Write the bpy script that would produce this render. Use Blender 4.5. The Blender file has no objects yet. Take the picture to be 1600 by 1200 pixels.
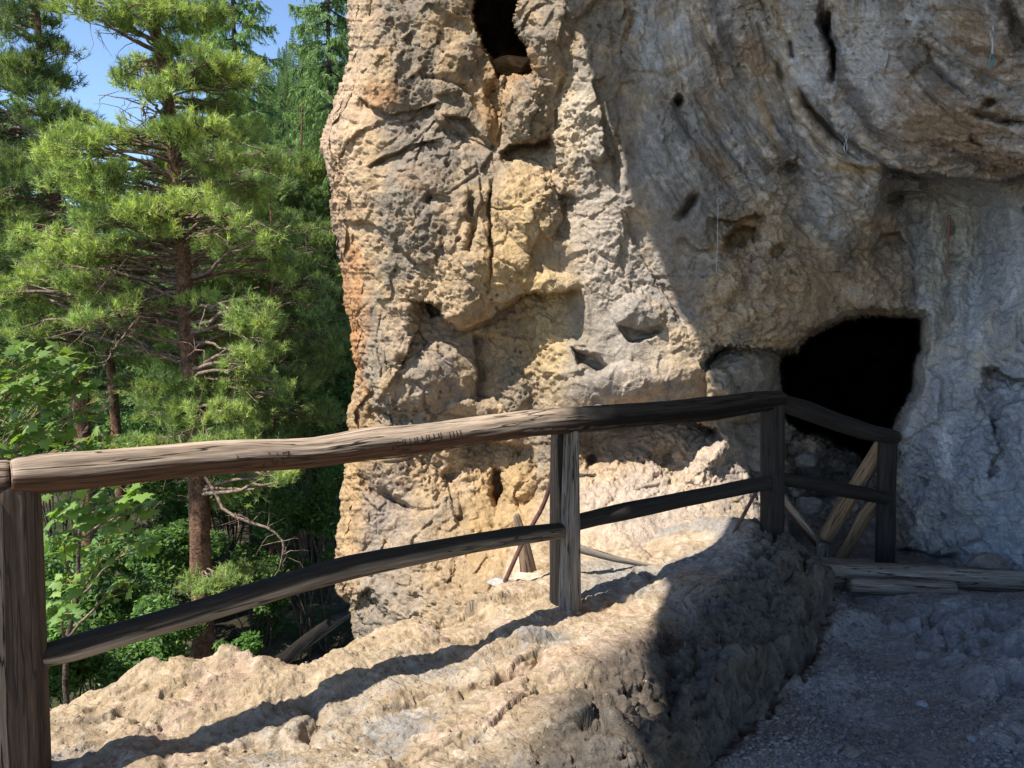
import bpy, math, time
import numpy as np
T0 = time.time()
Q = 1.0          # mesh density (1 = full)
f4 = np.float32
R = np.random.RandomState(7)
PITCH = math.radians(6.0); FPX = 1164.0; CAM = np.array([0, 0, 1.6])
ct, st_ = math.cos(PITCH), math.sin(PITCH)
scn = bpy.context.scene
COL = scn.collection

# ------------------------------------------------------------------ helpers
def at(px, py, Y):
    """point seen along the direction (px,py) of the photograph at distance Y"""
    px = np.asarray(px, float); py = np.asarray(py, float); Y = np.asarray(Y, float)
    xc = (px - 800) / FPX; yc = (600 - py) / FPX
    dy = ct + yc * st_; dz = -st_ + yc * ct
    s = Y / dy
    return np.stack(np.broadcast_arrays(xc * s, Y, CAM[2] + dz * s), -1)

_rp = np.random.RandomState(3)
PERM = _rp.permutation(256).astype(np.int32); PERM = np.concatenate([PERM, PERM, PERM])
GR = _rp.normal(size=(256, 3)).astype(f4); GR /= np.linalg.norm(GR, axis=1)[:, None]
RND = _rp.rand(256, 8).astype(f4)
def _h(i, j, k): return PERM[PERM[PERM[i & 255] + (j & 255)] + (k & 255)]
def noise(p, f=1.0, seed=0):
    p = (np.asarray(p, f4) * f4(f)) + f4(seed * 17.31 + 100)
    i = np.floor(p).astype(np.int32); r = p - i
    w = r * r * r * (r * (r * 6 - 15) + 10)
    out = 0
    for a in (0, 1):
        for b in (0, 1):
            for c in (0, 1):
                g = GR[_h(i[:, 0] + a, i[:, 1] + b, i[:, 2] + c)]
                d = g[:, 0] * (r[:, 0] - a) + g[:, 1] * (r[:, 1] - b) + g[:, 2] * (r[:, 2] - c)
                wx = w[:, 0] if a else 1 - w[:, 0]
                wy = w[:, 1] if b else 1 - w[:, 1]
                wz = w[:, 2] if c else 1 - w[:, 2]
                out = out + d * wx * wy * wz
    return out * 1.6
def chunked(fn, size=16384):
    """run on slices that fit the processor cache"""
    def g(p, *a, **k):
        p = np.asarray(p, f4)
        if len(p) <= size: return fn(p, *a, **k)
        parts = [fn(p[i:i + size], *a, **k) for i in range(0, len(p), size)]
        return tuple(np.concatenate(q) for q in zip(*parts)) if isinstance(parts[0], tuple) else np.concatenate(parts)
    return g
noise = chunked(noise)
def fbm(p, f=1.0, o=4, seed=0, gain=.5):
    s = 0; a = 1
    for k in range(o):
        s = s + a * noise(p, f, seed + k); a *= gain; f *= 2.03
    return s
def ridged(p, f=1.0, o=3, seed=0, gain=.5):
    s = 0; a = 1
    for k in range(o):
        s = s + a * (1 - 2 * np.abs(noise(p, f, seed + k))); a *= gain; f *= 2.1
    return s

def cells(p, f=1.0, seed=0, soft=.10):
    """F1 distance, F2-F1, and a faceted height (random plane per cell)"""
    p = (np.asarray(p, f4) * f4(f)) + f4(seed * 11.7 + 60)
    i = np.floor(p).astype(np.int32)
    n = len(p); d1 = np.full(n, 9, f4); d2 = np.full(n, 9, f4); fac = np.zeros(n, f4); fb = np.zeros(n, f4)
    for a in (-1, 0, 1):
        for b in (-1, 0, 1):
            for c in (-1, 0, 1):
                q = i + np.array([a, b, c], np.int32)
                h = _h(q[:, 0], q[:, 1], q[:, 2]); rr = RND[h]
                v = p - (q + rr[:, :3])
                d = np.sqrt((v * v).sum(1))
                pl = (v * (rr[:, 3:6] - .5)).sum(1) * 2 + (rr[:, 6] - .5)
                m = d < d1; m2 = (~m) & (d < d2)
                fb = np.where(m, fac, np.where(m2, pl, fb)); d2 = np.where(m, d1, np.where(m2, d, d2)); fac = np.where(m, pl, fac); d1 = np.where(m, d, d1)
    e = d2 - d1; k = .5 + .5 * sstep(0, soft, e)
    return d1, e, fac * k + fb * (1 - k)
cells = chunked(cells)
def sstep(a, b, x):
    t = np.clip((x - a) / (b - a), 0, 1); return t * t * (3 - 2 * t)
def tps(P, V, X):
    P = np.asarray(P, float); V = np.asarray(V, float)
    sc = 1.0 / P.std(); P = P * sc
    n = len(P)
    def U(r2): return np.where(r2 > 1e-12, r2 * np.log(np.maximum(r2, 1e-12)), 0)
    K = U(((P[:, None] - P[None]) ** 2).sum(-1)) + np.eye(n) * 1e-3
    A = np.zeros((n + 3, n + 3)); A[:n, :n] = K; A[:n, n] = 1; A[:n, n + 1:] = P; A[n:, :n] = A[:n, n:].T
    w = np.linalg.solve(A, np.concatenate([V, np.zeros(3)]))
    out = np.full(len(X), w[n]) + (X * sc) @ w[n + 1:]
    for k in range(n):
        out += w[k] * U(((X * sc - P[k]) ** 2).sum(-1))
    return out
def tps_grid(P, V, X, shp, k=12):
    """evaluate on every k-th grid node and interpolate between"""
    nr, nc = shp; i = np.unique(np.append(np.arange(0, nr, k), nr - 1)); j = np.unique(np.append(np.arange(0, nc, k), nc - 1))
    G = X.reshape(nr, nc, 2)[i][:, j]; Z = tps(P, V, G.reshape(-1, 2)).reshape(len(i), len(j))
    def up(Z, idx, n):
        t = np.arange(n); a = np.clip(np.searchsorted(idx, t, 'right') - 1, 0, len(idx) - 2); f = ((t - idx[a]) / (idx[a + 1] - idx[a]))[:, None]
        return Z[a] * (1 - f) + Z[a + 1] * f
    return up(up(Z, i, nr).T, j, nc).T.ravel()
def seg_dist(x, y, poly):
    """distance, signed side, param 0..1 along an open polyline"""
    poly = np.asarray(poly, f4)
    L = np.concatenate([[0], np.cumsum(np.hypot(*np.diff(poly, axis=0).T))]); tot = L[-1]
    bd = np.full(x.shape, 1e9, f4); bs = np.ones(x.shape, f4); bt = np.zeros(x.shape, f4)
    for k in range(len(poly) - 1):
        ax, ay = poly[k]; bx, by = poly[k + 1]; dx, dy = bx - ax, by - ay; l2 = dx * dx + dy * dy
        t = np.clip(((x - ax) * dx + (y - ay) * dy) / l2, 0, 1)
        ex, ey = x - (ax + t * dx), y - (ay + t * dy)
        d = np.sqrt(ex * ex + ey * ey); cr = dx * (y - ay) - dy * (x - ax)
        m = d < bd
        bd = np.where(m, d, bd); bs = np.where(m, np.sign(cr), bs); bt = np.where(m, (L[k] + t * math.sqrt(l2)) / tot, bt)
    return bd, bs, bt
def poly_sdf(x, y, poly):
    """negative inside"""
    P = list(poly); d, _, _ = seg_dist(x, y, P + [P[0]])
    ins = np.zeros(x.shape, bool)
    for k in range(len(P)):
        x1, y1 = P[k]; x2, y2 = P[(k + 1) % len(P)]
        if y1 == y2: continue
        c = ((y1 > y) != (y2 > y)) & (x < (x2 - x1) * (y - y1) / (y2 - y1) + x1)
        ins ^= c
    return np.where(ins, -d, d)

def mesh_obj(name, V, F, mat, col=None, parent=None, smooth=False, vec=None, share=None):
    """V (n,3); F (m,3|4) array or list of arrays; one mesh object"""
    me = bpy.data.meshes.new(name)
    V = np.ascontiguousarray(V, f4)
    Fs = F if isinstance(F, list) else [F]
    me.vertices.add(len(V)); me.vertices.foreach_set('co', V.ravel())
    nl = sum(f.size for f in Fs); nf = sum(len(f) for f in Fs)
    me.loops.add(nl); me.polygons.add(nf)
    me.loops.foreach_set('vertex_index', np.concatenate([f.ravel() for f in Fs]).astype(np.int32))
    tot = np.concatenate([np.full(len(f), f.shape[1], np.int32) for f in Fs])
    st = np.concatenate([[0], np.cumsum(tot)[:-1]]).astype(np.int32)
    me.polygons.foreach_set('loop_start', st); me.polygons.foreach_set('loop_total', tot)
    if smooth: me.polygons.foreach_set('use_smooth', np.ones(nf, bool))
    if col is not None:
        a = me.attributes.new('Col', 'FLOAT_COLOR', 'POINT')
        c = np.ones((len(V), 4), f4); c[:, :3] = col; a.data.foreach_set('color', c.ravel())
    if vec is not None:
        a = me.attributes.new('grain', 'FLOAT_VECTOR', 'POINT')
        a.data.foreach_set('vector', np.ascontiguousarray(vec, f4).ravel())
    me.update(calc_edges=True); me.validate(clean_customdata=False)
    if mat: me.materials.append(mat)
    o = bpy.data.objects.new(name, me); COL.objects.link(o)
    if parent: o.parent = parent
    return o
def tag(o, label=None, cat=None, group=None, kind=None):
    if label: o['label'] = label
    if cat: o['category'] = cat
    if group: o['group'] = group
    if kind: o['kind'] = kind
    return o
def empty(name, loc, label=None, cat=None, group=None):
    o = bpy.data.objects.new(name, None); COL.objects.link(o); o.location = [float(v) for v in loc]
    o.empty_display_size = .2
    return tag(o, label, cat, group)
def grid_faces(nr, nc):
    i = np.arange(nr - 1)[:, None] * nc + np.arange(nc - 1)[None]
    i = i.ravel(); return np.stack([i, i + 1, i + nc + 1, i + nc], 1)
def grid_normals(P):
    du = np.gradient(P, axis=1); dv = np.gradient(P, axis=0)
    n = np.cross(du, dv); n /= np.maximum(np.linalg.norm(n, axis=-1, keepdims=True), 1e-9); return n
def blur_grid(A, k):
    """box blur of a 2-D grid along both axes"""
    for ax in (0, 1):
        A = np.moveaxis(A, ax, 0)
        pad = np.concatenate([np.repeat(A[:1], k, 0), A, np.repeat(A[-1:], k, 0)], 0)
        c = np.cumsum(np.concatenate([np.zeros_like(pad[:1]), pad], 0), 0)
        A = (c[2 * k + 1:] - c[:-2 * k - 1]) / (2 * k + 1)
        A = np.moveaxis(A, 0, ax)
    return A

# ------------------------------------------------------------------ materials
class NT:
    def __init__(s, name):
        s.m = bpy.data.materials.new(name); s.m.use_nodes = True
        s.t = s.m.node_tree; s.t.nodes.clear(); s.out = s.n('ShaderNodeOutputMaterial')
    def n(s, typ, **k):
        nd = s.t.nodes.new(typ)
        for a, b in k.items():
            if a in nd.inputs: nd.inputs[a].default_value = b
            else: setattr(nd, a, b)
        return nd
    def l(s, a, b): s.t.links.new(a, b)
    def noise(s, vec, scale, detail=4, rough=.6, dist=0):
        nd = s.n('ShaderNodeTexNoise'); nd.inputs['Scale'].default_value = scale; nd.inputs['Detail'].default_value = detail
        nd.inputs['Roughness'].default_value = rough; nd.inputs['Distortion'].default_value = dist
        if vec is not None: s.l(vec, nd.inputs['Vector'])
        return nd.outputs['Fac']
    def rng(s, v, a, b, c, d):
        nd = s.n('ShaderNodeMapRange'); s.l(v, nd.inputs[0])
        for k, x in zip((1, 2, 3, 4), (a, b, c, d)): nd.inputs[k].default_value = x
        return nd.outputs[0]
    def mul(s, c, v, mode='MULTIPLY', fac=1.0):
        nd = s.n('ShaderNodeMix', data_type='RGBA', blend_type=mode); nd.inputs[0].default_value = fac
        s.l(c, nd.inputs[6])
        if isinstance(v, tuple): nd.inputs[7].default_value = v
        else: s.l(v, nd.inputs[7])
        return nd.outputs[2]
    def mixc(s, f, a, b):
        nd = s.n('ShaderNodeMix', data_type='RGBA')
        s.l(f, nd.inputs[0])
        for k, x in ((6, a), (7, b)):
            if isinstance(x, tuple): nd.inputs[k].default_value = x
            else: s.l(x, nd.inputs[k])
        return nd.outputs[2]
    def bump(s, h, dist, strength=1, prev=None):
        nd = s.n('ShaderNodeBump'); nd.inputs['Strength'].default_value = strength; nd.inputs['Distance'].default_value = dist
        s.l(h, nd.inputs['Height'])
        if prev is not None: s.l(prev, nd.inputs['Normal'])
        return nd.outputs['Normal']
    def attr(s, a, out='Color'):
        nd = s.n('ShaderNodeAttribute'); nd.attribute_name = a; return nd.outputs[out]
    def principled(s, col, rough=.9, normal=None, spec=.2, metallic=0):
        b = s.n('ShaderNodeBsdfPrincipled')
        if isinstance(col, tuple): b.inputs['Base Color'].default_value = col
        else: s.l(col, b.inputs['Base Color'])
        if isinstance(rough, (int, float)): b.inputs['Roughness'].default_value = rough
        else: s.l(rough, b.inputs['Roughness'])
        b.inputs['Specular IOR Level'].default_value = spec; b.inputs['Metallic'].default_value = metallic
        if normal is not None: s.l(normal, b.inputs['Normal'])
        s.l(b.outputs[0], s.out.inputs[0]); return b

def rock_material(name, amp=1.0):
    t = NT(name); pos = t.n('ShaderNodeNewGeometry').outputs['Position']
    col = t.attr('Col')
    n1 = t.noise(pos, 26, 7, .68); n2 = t.noise(pos, 110, 4, .65)
    v = t.rng(n1, .25, .75, .74, 1.24); col = t.mul(col, v)
    v = t.rng(n2, .3, .7, .8, 1.18); col = t.mul(col, v)
    vo = t.n('ShaderNodeTexVoronoi'); vo.inputs['Scale'].default_value = 38; t.l(pos, vo.inputs['Vector'])
    pit = t.rng(vo.outputs['Distance'], .05, .22, 0, 1)
    n3 = t.noise(pos, 6, 3); pm = t.rng(n3, .45, .6, 0, 1)
    pmix = t.n('ShaderNodeMath', operation='MAXIMUM'); t.l(pit, pmix.inputs[0]); t.l(t.rng(n3, .45, .58, 1, 0), pmix.inputs[1])
    col = t.mul(col, t.rng(pmix.outputs[0], 0, 1, .72, 1))
    b = t.bump(t.noise(pos, 22, 9, .72), .015 * amp, .8)
    b = t.bump(t.noise(pos, 95, 5, .7), .008 * amp, .9, b)
    b = t.bump(pmix.outputs[0], .008 * amp, .8, b)
    t.principled(col, .95, b, .12); return t.m
M_ROCK = rock_material('limestone')
def wood_material(name, dark, light, crack=(.03, .022, .016, 1), scale=1.0, stain=.5, under=(1, 1, 1, 1), top=(1, 1, 1, 1), toned=False):
    t = NT(name); g = t.attr('grain', 'Vector')
    a = t.noise(g, 55 * scale, 6, .65); b = t.noise(g, 210 * scale, 3, .6); c = t.noise(g, 9, 3, .6, .5)
    col = t.mixc(t.rng(a, .3, .7, 0, 1), dark, light)
    col = t.mul(col, t.rng(b, .3, .7, .65, 1.25))
    col = t.mul(col, t.rng(c, .3, .65, 1 - stain, 1.12))
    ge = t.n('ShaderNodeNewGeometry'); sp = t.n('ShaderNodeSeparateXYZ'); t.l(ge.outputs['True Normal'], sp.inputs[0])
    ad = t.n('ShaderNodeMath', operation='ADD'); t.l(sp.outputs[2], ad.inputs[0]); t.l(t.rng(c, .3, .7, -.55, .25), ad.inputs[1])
    col = t.mul(col, t.mixc(t.rng(ad.outputs[0], -.25, .25, 0, 1), under, top))  # under/top put shading into the colour by facing, with stain and bleaching
    cr = t.noise(g, 26 * scale, 3, .5); d = t.n('ShaderNodeMath', operation='ABSOLUTE'); s = t.n('ShaderNodeMath', operation='SUBTRACT')
    t.l(cr, s.inputs[0]); s.inputs[1].default_value = .5; t.l(s.outputs[0], d.inputs[0])
    ck = t.rng(d.outputs[0], .004, .018, 1, 0); col = t.mixc(ck, col, crack)
    bm = t.bump(a, .004, .9); bm = t.bump(b, .0015, .9, bm); bm = t.bump(ck, -.004, 1, bm)
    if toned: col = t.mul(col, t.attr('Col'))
    t.principled(col, .8, bm, .25); return t.m
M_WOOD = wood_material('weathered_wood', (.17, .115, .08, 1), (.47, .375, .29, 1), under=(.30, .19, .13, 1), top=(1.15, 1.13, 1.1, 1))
M_WOODT = wood_material('shade_toned_wood', (.17, .115, .08, 1), (.47, .375, .29, 1), under=(.30, .19, .13, 1), top=(1.15, 1.13, 1.1, 1), toned=True)
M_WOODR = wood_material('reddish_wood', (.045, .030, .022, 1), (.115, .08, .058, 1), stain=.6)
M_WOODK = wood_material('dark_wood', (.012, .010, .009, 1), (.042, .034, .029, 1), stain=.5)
M_WOODD = wood_material('shade_topped_wood', (.13, .105, .08, 1), (.35, .28, .21, 1), stain=.5, top=(.13, .13, .135, 1))  # upward sides hold painted shade, standing for the upper rail's shadow
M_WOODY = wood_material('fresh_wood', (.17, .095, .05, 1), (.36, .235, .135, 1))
M_WOODG = wood_material('grey_wood', (.15, .12, .095, 1), (.36, .31, .255, 1))

def bark_material(name, c1, c2, sc=10):
    t = NT(name); pos = t.n('ShaderNodeNewGeometry').outputs['Position']
    a = t.noise(pos, sc, 6, .7); b = t.noise(pos, sc * 4, 4, .7)
    col = t.mixc(t.rng(a, .35, .65, 0, 1), c1, c2); col = t.mul(col, t.rng(b, .3, .7, .5, 1.3))
    t.principled(col, .9, t.bump(b, .03, .9), .15); return t.m
M_PBARK = bark_material('pine_bark', (.09, .048, .032, 1), (.27, .15, .095, 1), 7)
M_SBARK = bark_material('spruce_bark', (.05, .04, .032, 1), (.16, .125, .1, 1), 9)
M_TWIG = bark_material('dry_twig', (.13, .085, .06, 1), (.38, .29, .22, 1), 12)
def leaf_material(name, trans=.35, rough=.55, spec=.3):
    t = NT(name); col = t.attr('Col'); oi = t.n('ShaderNodeObjectInfo')
    hv = t.n('ShaderNodeHueSaturation'); t.l(col, hv.inputs['Color']); t.l(t.rng(oi.outputs['Random'], 0, 1, .8, 1.2), hv.inputs['Value'])
    b = t.n('ShaderNodeBsdfPrincipled'); t.l(hv.outputs[0], b.inputs['Base Color']); b.inputs['Roughness'].default_value = rough
    b.inputs['Specular IOR Level'].default_value = spec
    tr = t.n('ShaderNodeBsdfTranslucent'); c2 = t.mul(hv.outputs[0], (1.25, 1.35, .55, 1)); t.l(c2, tr.inputs['Color'])
    mx = t.n('ShaderNodeMixShader'); mx.inputs[0].default_value = trans
    t.l(b.outputs[0], mx.inputs[1]); t.l(tr.outputs[0], mx.inputs[2]); t.l(mx.outputs[0], t.out.inputs[0]); return t.m
M_NEEDLE = leaf_material('pine_needles', .35, .6, .2)
M_LEAF = leaf_material('broad_leaves', .38, .5, .35)

# ------------------------------------------------------------------ cliff
XS = [(-900, 560), (-300, 552), (0, 542), (40, 546), (80, 548), (110, 540), (150, 524), (185, 512), (222, 500), (255, 506), (290, 517), (330, 518),
      (400, 528), (440, 538), (480, 540), (520, 548), (575, 556), (610, 552), (640, 542), (670, 542), (700, 545), (740, 538),
      (790, 530), (840, 526), (880, 524), (925, 526), (945, 548), (985, 552), (1040, 556), (1300, 560)]
CTRL = [(540, 0, 6.7), (640, 0, 6.45), (720, 30, 6.5), (560, 300, 6.45), (640, 200, 6.35), (700, 320, 6.28), (560, 600, 6.5), (650, 620, 6.3),
        (700, 450, 6.25), (790, 560, 6.28), (600, 900, 6.25), (560, 1000, 6.3), (700, 840, 6.2), (780, 760, 6.55), (760, 900, 5.7), (700, 1000, 5.6),
        (790, 200, 6.3), (860, 200, 6.22), (870, 60, 6.22), (830, 330, 6.12), (840, 440, 6.1), (900, 330, 6.12), (900, 520, 6.08), (900, 620, 6.05), (960, 450, 6.05), (1040, 560, 6.0),
        (1100, 700, 6.2), (930, 740, 6.1), (1080, 745, 6.1), (930, 800, 5.7), (1050, 800, 5.7), (930, 870, 5.3), (1050, 870, 5.35), (1150, 780, 6.0), (1170, 850, 5.7),
        (980, 100, 6.1), (980, 250, 6.08), (1100, 100, 6.0), (1100, 300, 6.1), (1050, 450, 6.05), (1150, 480, 6.0), (1250, 500, 6.0), (1400, 460, 6.1), (1250, 300, 6.1),
        (1250, 100, 5.6), (1200, 0, 5.5), (1320, 200, 5.5), (1420, 240, 5.3), (1400, 100, 4.9), (1500, 200, 4.75), (1600, 230, 4.5), (1600, 100, 4.1), (1600, 0, 3.7), (1450, 0, 4.4), (1320, 0, 4.9),
        (1450, 340, 6.1), (1550, 330, 5.8), (1600, 400, 5.7), (1500, 500, 6.0), (1600, 600, 5.45), (1470, 650, 5.95), (1600, 750, 5.35), (1450, 850, 5.95), (1600, 900, 5.3), (1420, 950, 6.0),
        (1250, 800, 6.4), (1330, 850, 6.5), (1280, 950, 6.3), (1200, 650, 6.6), (1600, 1100, 5.2), (1300, 1150, 6.0), (900, 1150, 5.5),
        (2100, 0, 2.6), (2100, 500, 4.0), (2100, 1000, 4.2), (1600, -500, 2.6), (1200, -500, 4.3), (900, -500, 6.3), (560, -500, 7.0), (2100, -500, 2.0),
        (560, -950, 7.5), (1200, -950, 3.8), (2100, -950, 1.8), (560, 1300, 6.3), (2100, 1300, 4.2)]

def build_cliff():
    st = 1.45 / Q
    # columns: wrapped side of the pillar, then the face
    k_wrap = np.linspace(3.2, .04, 60)
    t_a = np.arange(0, 24, .8 / Q); t_b = np.arange(24, 1130, st)
    t_c = [1130.0]
    while t_c[-1] < 1750: t_c.append(t_c[-1] + st * 1.06 ** len(t_c) if len(t_c) < 60 else t_c[-1] + 30)
    T = np.concatenate([t_a, t_b, t_c[1:]])
    v_a = [-34.0]
    while v_a[-1] > -900: v_a.append(v_a[-1] - min(30, st * 1.05 ** len(v_a)))
    Vv = np.concatenate([v_a[::-1][:-1], np.arange(-34, 1010, st), np.arange(1012, 1300, 12)])
    nr, nw, nc = len(Vv), len(k_wrap), len(T)
    xs = np.interp(Vv, [a for a, _ in XS], [b for _, b in XS])
    q = np.stack([np.zeros(nr), Vv / 30, np.full(nr, 3.3)], 1)
    xs = xs + 3.5 * noise(q, 1, 5) + 2.2 * noise(q, 2.7, 6) + 1.2 * noise(q, 7, 9)
    PX = xs[:, None] + T[None]; PY = np.repeat(Vv[:, None], nc, 1)
    shp = PX.shape; px = PX.ravel().astype(f4); py = PY.ravel().astype(f4)
    D = tps_grid([(a, b) for a, b, _ in CTRL], [c for *_, c in CTRL], np.stack([px, py], 1), shp, 8).astype(f4)
    # rounded pillar edge
    tt = np.repeat(T[None], nr, 0).ravel()
    w = 60.0; e = np.clip(1 - tt / w, 0, 1)
    D += .62 * (1 - np.sqrt(np.clip(1 - e ** 2, 0, 1)))
    base = at(px, py, D).astype(f4)
    # warped photo coordinates for the hand-placed features
    wx = 5.5 * noise(base, 2.6, 20) + 3.2 * noise(base, 8, 21) + 1.4 * noise(base, 22, 22)
    wy = 5.5 * noise(base, 2.6, 25) + 3.2 * noise(base, 8, 26) + 1.4 * noise(base, 22, 27)
    x = px + wx; y = py + wy
    A = np.zeros_like(D)                                            # + = away from the viewer
    def crop(pts, m):
        p = np.asarray(pts, float)
        return np.where((x > p[:, 0].min() - m) & (x < p[:, 0].max() + m) & (y > p[:, 1].min() - m) & (y < p[:, 1].max() + m))[0]
    def crease(pts, amp, wd, side=1, edge=3.5, tap=7):
        i = crop(pts, wd * 3.2 + 6); d, s, t = seg_dist(x[i], y[i], pts); sd = d * s * side
        f = sstep(-edge, edge, sd) * np.exp(-np.clip(sd, 0, None) / wd) * np.clip(np.minimum(t, 1 - t) * tap, 0, 1)
        f *= np.clip(2.6 - np.clip(sd, 0, None) / wd, 0, 1)
        A[i] += amp * f
    def groove(pts, amp, wd, tap=6):
        i = crop(pts, wd * 3 + 4); d, s, t = seg_dist(x[i], y[i], pts)
        A[i] += amp * np.exp(-(d / wd) ** 2) * np.clip(np.minimum(t, 1 - t) * tap, 0.0, 1)
    def bump(cx, cy, rx, ry, amp, rot=0, p=1.0):
        amp *= .72; i = crop([(cx, cy)], max(rx, ry) * 1.15); c, s = math.cos(math.radians(rot)), math.sin(math.radians(rot))
        dx, dy = x[i] - cx, y[i] - cy; u = (dx * c + dy * s) / rx; v = (-dx * s + dy * c) / ry
        r = np.clip(1 - (u * u + v * v), 0, 1); A[i] -= amp * r ** p
    def pit(poly, amp, edge=5, n=1.0):
        pp = np.array(poly, float); ex_, ey_ = np.ptp(pp[:, 0]), np.ptp(pp[:, 1])
        if max(ex_, ey_) < 27:
            cx, cy = pp.mean(0); i = crop(poly, 14); u = (x[i] - cx) / (ex_ * .55 + 2); v = (y[i] - cy) / (ey_ * .55 + 2); A[i] += amp * np.exp(-(u * u + v * v + .5 * u * v) ** 1.4); return
        i = crop(poly, edge * 2 + 5); d = poly_sdf(x[i], y[i], poly)
        A[i] += amp * sstep(edge * .35, -edge, d)
    # -- pillar
    pit([(738, -60), (742, 20), (752, 70), (765, 98), (776, 119), (834, 114), (826, 85), (814, 58), (806, 35), (812, 10), (824, -60)], 2.6, 6)
    bump(700, 60, 60, 150, .12); bump(640, 120, 85, 75, .14, 8); bump(595, 60, 50, 110, .08)
    bump(850, 60, 45, 85, .20); bump(822, 165, 40, 60, .26, 0, .6); bump(690, 190, 55, 40, .1)
    crease([(778, 238), (800, 226), (835, 224), (862, 212)], .34, 32, 1)
    crease([(862, 212), (868, 150), (880, 118)], .14, 20, 1)
    groove([(768, 120), (776, 170), (782, 235)], .22, 12)
    crease([(560, 150), (575, 166), (610, 176), (660, 170), (692, 158)], .16, 20, 1, 2.5)
    crease([(570, 262), (590, 250), (625, 236), (660, 222), (700, 216)], .12, 22, 1, 2.5)
    crease([(655, 98), (662, 120), (700, 130), (735, 150), (752, 190)], .1, 18, -1)
    crease([(690, 180), (728, 190), (750, 215), (785, 235)], .13, 20, 1)
    bump(700, 300, 95, 95, .12); bump(600, 330, 60, 90, .07); bump(735, 420, 60, 90, .16, 10); bump(640, 400, 60, 70, .08)
    groove([(768, 255), (764, 320), (770, 400), (764, 470)], .10, 3, 4)
    groove([(735, 300), (742, 350), (728, 400)], .12, 6)
    crease([(662, 300), (700, 306), (712, 330)], .09, 14); groove([(672, 300), (668, 322)], .12, 8)
    bump(825, 320, 48, 78, .24, -15, .7); bump(800, 410, 38, 52, .16); bump(860, 445, 46, 22, .16)
    crease([(872, 300), (876, 345), (862, 375)], .18, 26, -1)
    crease([(640, 468), (672, 470), (700, 500), (722, 516), (752, 502), (790, 480), (822, 462), (860, 460), (908, 450)], .40, 75, 1, 3, 12)
    bump(712, 480, 48, 40, .18, 0, .7)
    pit([(664, 470), (690, 474), (694, 492), (672, 496)], .3, 5)
    pit([(618, 558), (626, 556), (628, 570), (620, 570)], .12, 4)
    bump(640, 590, 70, 60, .1); bump(690, 600, 60, 80, .16, 15); crease([(742, 520), (750, 580), (742, 630)], .2, 30, -1)
    bump(735, 640, 40, 22, .12, 0, .6); bump(790, 632, 34, 20, .14, 0, .6); bump(800, 610, 26, 30, .12)
    crease([(575, 630), (610, 648), (640, 655)], .12, 18); crease([(640, 640), (690, 648), (735, 655)], .1, 16)
    bump(880, 500, 45, 60, .08); bump(900, 590, 55, 55, .1)
    pit([(895, 546), (930, 552), (948, 572), (935, 584), (905, 570)], .2, 8)
    bump(1000, 490, 42, 34, .15, 15, .7); crease([(965, 505), (985, 532), (1020, 528), (1040, 512)], .22, 22, -1)
    bump(985, 600, 60, 35, .14, 0, .8); bump(1060, 590, 50, 40, .1)
    # lower pillar
    crease([(715, 700), (760, 688), (812, 692), (832, 702)], .22, 48, 1); pit([(768, 730), (784, 734), (788, 770), (776, 794), (762, 775), (766, 750)], .28, 9)
    crease([(832, 690), (838, 730), (815, 760)], .15, 26, 1)
    bump(812, 755, 26, 34, .16, 0, .8); bump(735, 790, 40, 60, .16, 0, .8); bump(650, 810, 70, 90, .12)
    groove([(560, 735), (590, 765), (625, 790), (650, 800)], .2, 7); crease([(690, 730), (700, 760), (712, 830)], .14, 26, -1)
    crease([(560, 955), (570, 925), (585, 915)], .1, 14); groove([(580, 925), (596, 955), (610, 972)], .12, 5); groove([(545, 928), (565, 932), (592, 918)], .1, 5)
    bump(560, 920, 40, 28, .12)
    bump(600, 720, 50, 60, .1)
    # recess under the arch on the right of the lower pillar
    crease([(880, 668), (930, 655), (990, 648), (1060, 646), (1120, 668), (1140, 690)], .62, 60, 1, 4, 9)
    pit([(920, 712), (930, 712), (930, 724), (920, 722)], .15, 4); pit([(1035, 706), (1046, 706), (1048, 722), (1037, 720)], .2, 4)
    bump(935, 765, 30, 28, .12, 0, .6); bump(1120, 700, 45, 26, .16, -15, .6); bump(1090, 740, 40, 20, .1)
    crease([(1140, 640), (1165, 700), (1180, 800)], .12, 30, -1)
    # middle wall
    crease([(925, 120), (938, 170), (948, 230), (962, 290)], .14, 40, -1); bump(940, 232, 24, 22, .16, 0, .6); bump(905, 200, 50, 90, .1)
    crease([(965, 330), (1000, 400), (1040, 460), (1075, 520)], .1, 30, -1)
    groove([(1098, 296), (1084, 316), (1070, 334), (1054, 350)], .28, 5, 3); pit([(1052, 150), (1064, 152), (1064, 164), (1052, 164)], .3, 4)
    crease([(1105, 340), (1145, 344), (1175, 338), (1195, 332)], .18, 26, 1, 2.5); pit([(1128, 372), (1150, 350), (1182, 352), (1190, 372), (1160, 388), (1130, 392)], .3, 9)
    crease([(1060, 372), (1090, 388), (1120, 386)], .1, 20, 1)
    pit([(1205, 392), (1226, 388), (1230, 402), (1210, 406)], .18, 6); pit([(1218, 258), (1240, 258), (1242, 270), (1224, 274)], .2, 5)
    bump(1150, 450, 90, 60, .12); bump(1120, 430, 40, 50, .1); bump(1240, 440, 70, 50, .12); bump(1230, 500, 60, 40, .14); bump(1350, 440, 70, 40, .08); bump(1170, 510, 60, 30, .1)
    crease([(1360, 400), (1375, 372), (1405, 366), (1420, 385)], .14, 26, 1)
    bump(1300, 380, 60, 90, .1, 20); groove([(1225, 240), (1245, 330), (1290, 420), (1340, 470)], .13, 26)
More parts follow.
